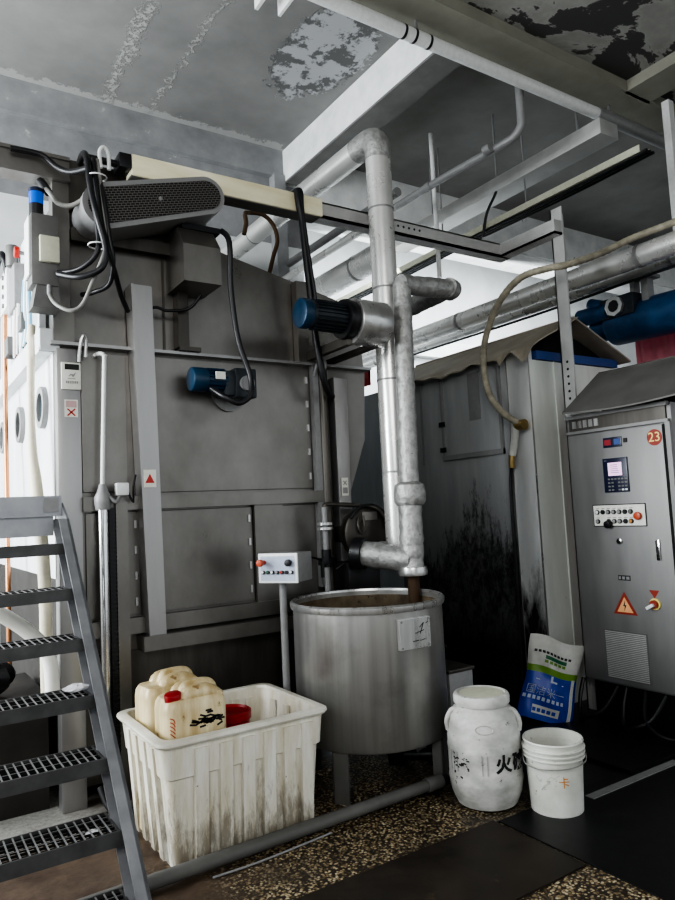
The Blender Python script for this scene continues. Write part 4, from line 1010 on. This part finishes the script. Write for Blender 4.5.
a.build('emblem', 'sack_pale', bl, smooth=0, xf=SX)
a = MB(); f = on_sack(.43, .115)
for k in range(5): a.box(-.075+.032*k, -.052+.032*k, -.012, .012, -.001, .001)
for v in a.bm.verts: v.co = Vector(f(v.co))
a.build('label_text', 'sack_blue', bl, smooth=0, xf=SX)
wtp = [c for c in sk.children if c.name.startswith('white_top')][0]
a = MB(); f = on_sack(.42, .80)
for k in range(10): a.box(-.12+.026*k, -.102+.026*k, -.008, .008, -.001, .001)
for v in a.bm.verts: v.co = Vector(f(v.co))
a.build('title_text', 'ink_black', wtp, smooth=0, xf=SX)
a = MB(); f = on_sack(.50, .745)
for k in range(10): a.box(-.075+.015*k, -.058+.015*k, -.012, .012, -.001, .001)
for v in a.bm.verts: v.co = Vector(f(v.co))
a.build('green_bar', 'sack_green_dark', wtp, smooth=0, xf=SX)
a = MB(); f = on_sack(.49, .695)
for k in range(5): a.box(-.075+.032*k, -.052+.032*k, -.009, .009, -.001, .001)
for v in a.bm.verts: v.co = Vector(f(v.co))
a.build('subtitle_text', 'sack_green', wtp, smooth=0, xf=SX)

# ------------------------------------------------------------------ floor things
fpip = thing('floor_pipe', 'grey pipe lying on the floor along the front of the crate to the tank', 'pipe', (1.6, 2.93, 0))
MB().cyl((.60, 2.925, .032), (2.36, 2.925, .055), .030, 20).build('tube', 'hood_grey', fpip)  # darker grey carries the dim light near the floor
MB().cyl((2.36, 2.925, .055), (2.46, 2.925, .056), .036, 20, b=.004).build('coupling', 'grey_box', fpip)
MB().cyl((2.46, 2.925, .056), (2.50, 2.925, .056), .026, 16).build('pipe_end', 'black_plastic', fpip)
MB().box(2.40, 2.42, 2.90, 2.95, 0, .03).build('pipe_block', 'black_plastic', fpip)
tag(MB().tube([(1.15, 2.86, .006), (1.35, 2.855, .006), (1.62, 2.875, .006), (1.75, 2.888, .006)], .005, 8, 5).build('floor_wire', 'mid_grey'), 'thin pale wire lying on the floor in front of the pipe', 'wire')
tag(MB().box(.55, 2.41, 1.985, 2.505, 0, .008).build('floor_plate', 'plate_steel', smooth=0), 'dark brown steel floor plate at the bottom centre', 'floor plate')
tag(MB().box(2.43, 4.0, .9, 2.49, 0, .006).build('floor_plate', 'plate_black', smooth=0), 'black steel floor plate under the pail at the lower right', 'floor plate')
tag(MB().box(2.96, 3.72, 2.36, 2.41, .006, .010).build('light_streak', 'mid_grey', smooth=0), 'narrow pale strip standing in for a light streak on the black floor right of the pail', 'strip')  # streak of light on the floor, put in as a pale strip
tag(MB().box(3.38, 4.05, 2.44, 2.86, .0, .02).build('drain_cover', 'plate_black', smooth=0), 'black drain cover on the floor in front of the cabinet', 'cover')
tag(MB().tube([(1.20, 3.80, .10), (1.13, 3.72, .03), (1.05, 3.72, .02), (.98, 3.80, .03), (.95, 3.87, .12)], .018, 10, 5).build('rubber_hose', 'black_rubber'), 'short black rubber hose on the floor behind the crate', 'hose')

# ------------------------------------------------------------------ cables on the machine
def cable(pts, r, label, mat='black_cable', group=None, name='power_cable', n=6):
    return tag(MB().tube(pts, r, 10, n).build(name, mat), label, 'cable', group)
cable([(1.69, 3.74, 3.20), (1.70, 3.66, 3.10), (1.708, 3.68, 2.83), (1.748, 3.69, 2.53), (1.811, 3.68, 2.32), (1.80, 3.66, 2.20), (1.726, 3.66, 2.145), (1.645, 3.68, 2.18), (1.60, 3.76, 2.24)], .017, 'thick black cable hanging down to the small blue gear motor')
cable([(2.24, 3.76, 3.59), (2.245, 3.755, 3.5), (2.265, 3.76, 3.38), (2.28, 3.76, 3.2), (2.31, 3.76, 2.85), (2.34, 3.76, 2.55), (2.40, 3.78, 2.31), (2.50, 3.86, 2.25)], .022, 'black cable strapped to the overhead beam behind the fan motor', group=None)
cable([(2.265, 3.93, 3.62), (2.27, 3.77, 3.60), (2.27, 3.75, 3.45), (2.29, 3.74, 3.2), (2.325, 3.73, 2.85), (2.36, 3.80, 2.76)], .012, 'thin black cable beside the strapped one at the fan motor')
G = 'black cable bundle at the upper left'
cable([(.877, 3.60, 3.39), (.885, 3.58, 3.24), (.907, 3.55, 3.08), (.945, 3.55, 2.93), (.948, 3.55, 2.84), (.912, 3.56, 2.78), (.83, 3.62, 2.755), (.75, 3.72, 2.79)], .016, 'black cable of the bundle turning left into the beacon box')
cable([(.913, 3.62, 3.41), (.925, 3.60, 3.23), (.942, 3.58, 3.04), (.975, 3.58, 2.89), (1.03, 3.66, 2.80), (1.09, 3.78, 2.74), (1.16, 3.90, 2.69)], .014, 'black cable of the bundle sweeping right behind the leaning post')
cable([(.939, 3.64, 3.42), (.946, 3.60, 3.244), (.957, 3.58, 3.03), (.949, 3.58, 2.89), (.895, 3.60, 2.737), (.85, 3.64, 2.62), (.794, 3.66, 2.585), (.735, 3.72, 2.63), (.72, 3.80, 2.70)], .010, 'grey cable looping below the beacon box', 'grey_cable')
cable([(.902, 3.66, 3.42), (.908, 3.61, 3.18), (.925, 3.59, 2.97), (.908, 3.60, 2.87), (.84, 3.68, 2.815), (.76, 3.79, 2.82)], .014, 'black cable of the bundle with the shortest bend, nearest the beacon box')
cable([(.925, 3.66, 3.43), (.955, 3.59, 3.2), (.975, 3.58, 3.0), (1.0, 3.60, 2.86), (1.0, 3.68, 2.76), (.94, 3.76, 2.73), (.90, 3.86, 2.74)], .013, 'black cable of the bundle tucked behind against the machine')
cable([(.90, 3.86, 3.49), (.89, 3.76, 3.485), (.885, 3.66, 3.44), (.895, 3.60, 3.30)], .018, 'short black cable bent over the top of the bundle')
cable([(.55, 3.88, 3.50), (.70, 3.88, 3.50), (.78, 3.86, 3.44), (.84, 3.80, 3.40), (.90, 3.68, 3.38)], .016, 'black cable running along the top beam into the bundle')
a = MB(); 
for z in (3.30, 2.93): a.tube([(.925+.05*math.cos(k*PI/8), 3.60+.05*math.sin(k*PI/8), z) for k in range(16)], .004, 6, 1, True)
tag(a.build('cable_tie', 'white_plastic'), 'pale cable ties around the black cable bundle', 'cable tie')
cable([(.705, 3.90, 3.34), (.73, 3.80, 3.257), (.77, 3.80, 3.21), (.832, 3.78, 3.20), (.895, 3.74, 3.241), (.938, 3.70, 3.32)], .013, 'grey hose loop between top beam and belt guard', 'grey_cable', name='air_hose')
cable([(.700, 3.90, 3.36), (.715, 3.865, 3.32), (.73, 3.83, 3.27)], .022, 'short black sleeve on the grey hose loop', name='hose_sleeve')
cable([(1.31, 3.91, 2.73), (1.34, 3.91, 2.735), (1.40, 3.9, 2.72), (1.52, 3.87, 2.74), (1.58, 3.82, 2.82)], .009, 'thin black cable from the leaning post to the motor mount box')
cable([(2.26, 4.6, 3.60), (2.29, 4.62, 3.70), (2.324, 4.7, 3.81), (2.406, 4.8, 3.876), (2.532, 4.8, 3.883), (2.622, 4.8, 3.814), (2.654, 4.8, 3.69), (2.61, 4.8, 3.55), (2.52, 4.75, 3.30), (2.45, 4.7, 3.04)], .017, 'brown hose loop standing above the machine roof', 'rust', name='hose_loop')

# ------------------------------------------------------------------ overhead services
wpi = thing('white_pipe', 'white pipe with black ties along the near ceiling beam', 'pipe', (3.0, 3.68, 4.9))
MB().cyl((2.25, 3.70, 4.97), (5.4, 3.70, 4.97), .05, 20).build('tube', 'white_paint', wpi)
MB().cyl((5.4, 3.70, 4.97), (9.0, 3.72, 4.97), .06, 20).build('dark_tube', 'mid_grey', wpi)
for x in (3.16, 3.26, 3.4): MB().cyl((x, 3.70, 4.97), (x+.02, 3.70, 4.97), .053, 20).build('tie', 'black_plastic', wpi)
for x in (3.3, 5.6): MB().box(x-.01, x+.01, 3.69, 3.71, 5.02, 5.105).build('hanger', 'mid_grey', wpi, smooth=0)
tag(MB().box(2.10, 2.125, 3.60, 3.98, 4.93, 5.12).box(2.10, 2.32, 3.60, 3.64, 5.07, 5.12).box(2.27, 2.29, 3.60, 3.96, 4.93, 5.12).box(2.10, 2.29, 3.60, 3.95, 5.1, 5.12).build('pipe_bracket', 'white_paint', smooth=0), 'white angle bracket at the end of the white ceiling pipe', 'bracket')
tp = thing('water_pipe', 'thin grey pipe dropping from the beam and running back under the ceiling', 'pipe', (4.4, 3.6, 4.6))
MB().tube([(4.54, 3.83, 5.48), (4.54, 3.83, 4.78), (4.535, 3.84, 4.68), (4.52, 3.90, 4.62), (4.50, 4.05, 4.60), (4.44, 5.0, 4.60), (4.44, 6.5, 4.60)], .036, 14, 3).build('tube', 'mid_grey', tp)
for y in (4.1, 4.9): MB().cyl((4.44, y, 4.60), (4.44, y+.08, 4.60), .041, 14).build('coupling', 'mid_grey', tp)
ft = thing('flat_duct', 'flat pale rectangular duct running back below the right ceiling', 'duct', (5.3, 5, 4.6))
MB().box(5.15, 5.40, 3.5, 6.5, 4.62, 4.76, b=.004).build('duct', 'channel_steel', ft)
for y in (3.8, 4.8, 5.8): MB().box(5.25, 5.265, y, y+.015, 4.75, H).build('hanger_rod', 'mid_grey', ft, smooth=0)
ct = thing('cable_tray', 'narrow cable tray carrying dark cables below the right ceiling', 'cable tray', (5.2, 5, 4.3))
MB().box(5.13, 5.28, 3.15, 7.9, 4.28, 4.288).box(5.13, 5.138, 3.15, 7.9, 4.288, 4.34).box(5.272, 5.28, 3.15, 7.9, 4.288, 4.34).build('tray', 'cream_cover', ct, smooth=0)
for k in range(3):
    cable([(5.155+.045*k, 3.10, 4.275), (5.16+.045*k, 4.0, 4.262), (5.15+.045*k, 5.0, 4.27), (5.16+.045*k, 6.2, 4.262), (5.155+.045*k, 7.8, 4.27)], .014, 'dark cable strapped along the underside of the cable tray', 'black_cable', 'cables under the tray', 'tray_cable', 4)
tag(MB().tube([(5.2, 4.72, 4.75), (5.16, 4.75, 4.60), (5.12, 4.85, 4.42), (5.12, 4.92, 4.20)], .014, 8, 5).build('loose_cable', 'black_cable'), 'loose black cable hanging off the cable tray', 'cable')
for z in (4.4, 5.6): MB().box(5.2, 5.212, z, z+.012, 4.34, H).build('hanger_rod', 'mid_grey', ct, smooth=0)

def bigpipe(name, x, z, r, y0, y1, label, mat='duct_steel'):
    t = thing(name, label, 'pipe', (x, (y0+y1)/2, z-r))
    MB().cyl((x, y0, z), (x, y1, z), r, 28).build('tube', mat, t)
    for k in range(3):
        y = y0+(y1-y0)*(k+.5)/3
        MB().cyl((x, y, z), (x, y+.03, z), r+.004, 28).build('band', 'mid_grey', t)
    return t
bigpipe('steam_pipe', 4.78, 3.30, .085, 2.0, 7.9, 'large silver lagged pipe running back above the stained chamber')
bigpipe('steam_pipe', 5.20, 3.34, .062, 2.0, 7.9, 'slimmer silver pipe just right of the large lagged pipe')
tag(MB().tube([(5.0, 2.0, 3.20), (5.0, 3.0, 3.21), (5.0, 4.2, 3.19), (5.0, 6.0, 3.2)], .012, 8, 4).build('pipe_cable', 'black_cable'), 'black cable following the underside of the silver pipes', 'cable')
bigpipe('background_duct', 4.06, 3.96, .13, 5.2, 7.9, 'wide silver duct seen behind the bright exhaust duct')
tag(MB().cyl((3.69, 4.5, 4.2), (3.69, 6.56, 4.2), .04, 14).build('thin_pipe', 'mid_grey'), 'upper of two thin grey pipes crossing behind the exhaust duct', 'pipe')
tag(MB().cyl((3.60, 4.5, 4.0), (3.60, 6.56, 4.0), .035, 14).build('thin_pipe', 'duct_steel'), 'lower silver one of two thin pipes crossing behind the exhaust duct', 'pipe')
tag(MB().cyl((4.93, 5.4, 3.9), (4.93, 5.4, H), .025, 10).build('hanger_rod', 'white_paint'), 'thin white vertical rod hanging from the right ceiling', 'rod')
tag(MB().box(6.0, 6.08, 3.36, 3.43, 3.0, 5.1).build('white_column', 'white_paint', smooth=0), 'narrow white vertical post at the upper right edge', 'post')

# blue drive unit hanging under the pipes
bd = thing('blue_drive', 'dark blue gear drive unit hung below the silver pipes at right', 'drive unit', (5.25, 3.3, 2.8))
MB().cyl((5.28, 2.3, 2.92), (5.28, 3.62, 2.96), .17, 32, b=.02).build('housing', 'drive_blue', bd)
MB().cyl((5.28, 3.62, 2.96), (5.28, 3.80, 2.965), .11, 28, b=.02).build('end_bell', 'drive_blue', bd)
MB().box(5.10, 5.35, 3.30, 3.62, 2.98, 3.16, b=.02).build('gear_case', 'blue_grey_motor', bd)
hw = MB().lathe([(.05, 0), (.085, 0), (.085, -.03), (.05, -.03)], (5.09, 3.46, 3.07), 8, 'X', caps=False).build('handwheel', 'bright_steel', bd, smooth=0)
MB().cyl((5.10, 3.46, 3.07), (5.06, 3.46, 3.07), .05, 16).build('hub', 'black_plastic', hw)
MB().cyl((5.14, 3.55, 3.06), (5.14, 3.86, 3.07), .075, 20, b=.015).build('motor', 'drive_blue', bd)
MB().cyl((5.14, 3.62, 3.12), (5.14, 3.74, 3.17), .05, 16, b=.01).build('terminal_cap', 'drive_blue', bd)
MB().box(5.16, 5.24, 3.20, 3.26, 3.0, 3.27).box(5.13, 5.28, 3.16, 3.30, 3.25, 3.275).box(5.16, 5.24, 3.32, 3.36, 3.05, 3.27).build('hanger', 'mid_grey', bd, smooth=0)
MB().cyl((5.20, 2.85, 2.80), (5.30, 2.85, 2.80), .16, 32, b=.01).build('pulley', 'blue_grey_motor', bd)
pk = MB()
pk.grid(lambda u, v: (5.62+.012*math.sin(u*60), 2.6+1.05*u, 2.92*v), 60, 2, thick=.006)
tag(pk.build('pink_sheet', 'pink_sheet', smooth=60), 'pink corrugated sheet standing behind the cabinet at right', 'sheet')

# ------------------------------------------------------------------ light
sc = bpy.context.scene
w = bpy.data.worlds.new('world'); sc.world = w; w.use_nodes = True
bgn = w.node_tree.nodes['Background']; bgn.inputs[1].default_value = .78
wt_ = w.node_tree; tc = wt_.nodes.new('ShaderNodeTexCoord'); nz = wt_.nodes.new('ShaderNodeTexNoise'); rp = wt_.nodes.new('ShaderNodeValToRGB')
nz.inputs['Scale'].default_value = 2.2; nz.inputs['Detail'].default_value = 2
wt_.links.new(tc.outputs['Generated'], nz.inputs['Vector']); wt_.links.new(nz.outputs['Fac'], rp.inputs[0]); wt_.links.new(rp.outputs[0], bgn.inputs[0])
rp.color_ramp.elements[0].position = .40; rp.color_ramp.elements[0].color = (.16, .16, .155, 1)
rp.color_ramp.elements[1].position = .60; rp.color_ramp.elements[1].color = (1.5, 1.6, 1.68, 1)
def area(name, loc, target, sx, sy, power, col=(1, 1, 1)):
    l = bpy.data.lights.new(name, 'AREA'); l.shape = 'RECTANGLE'; l.size = sx; l.size_y = sy; l.energy = power; l.color = col
    o = bpy.data.objects.new(name, l); COL.objects.link(o); o.location = loc
    o.rotation_euler = (Vector(target)-Vector(loc)).to_track_quat('-Z', 'Y').to_euler(); return o
area('window_light_left', (-2.8, 4.6, 2.6), (1.5, 4.4, 2.2), 3.0, 2.6, 340, (.93, .97, 1))
area('window_light_far', (6.8, 6.1, 4.2), (7.0, 8.6, 2.5), 5.0, 1.4, 135, (.93, .97, 1))
area('fill_light_front', (-1.2, -1.6, 3.6), (2.4, 4.0, 1.6), 2.5, 1.8, 72, (1, .98, .95))  # added fill lamp behind the camera, brightens the machine and chamber
sc.view_settings.view_transform = 'AgX'
try: sc.view_settings.look = 'AgX - High Contrast'
except Exception: pass
sc.view_settings.exposure = 0.4
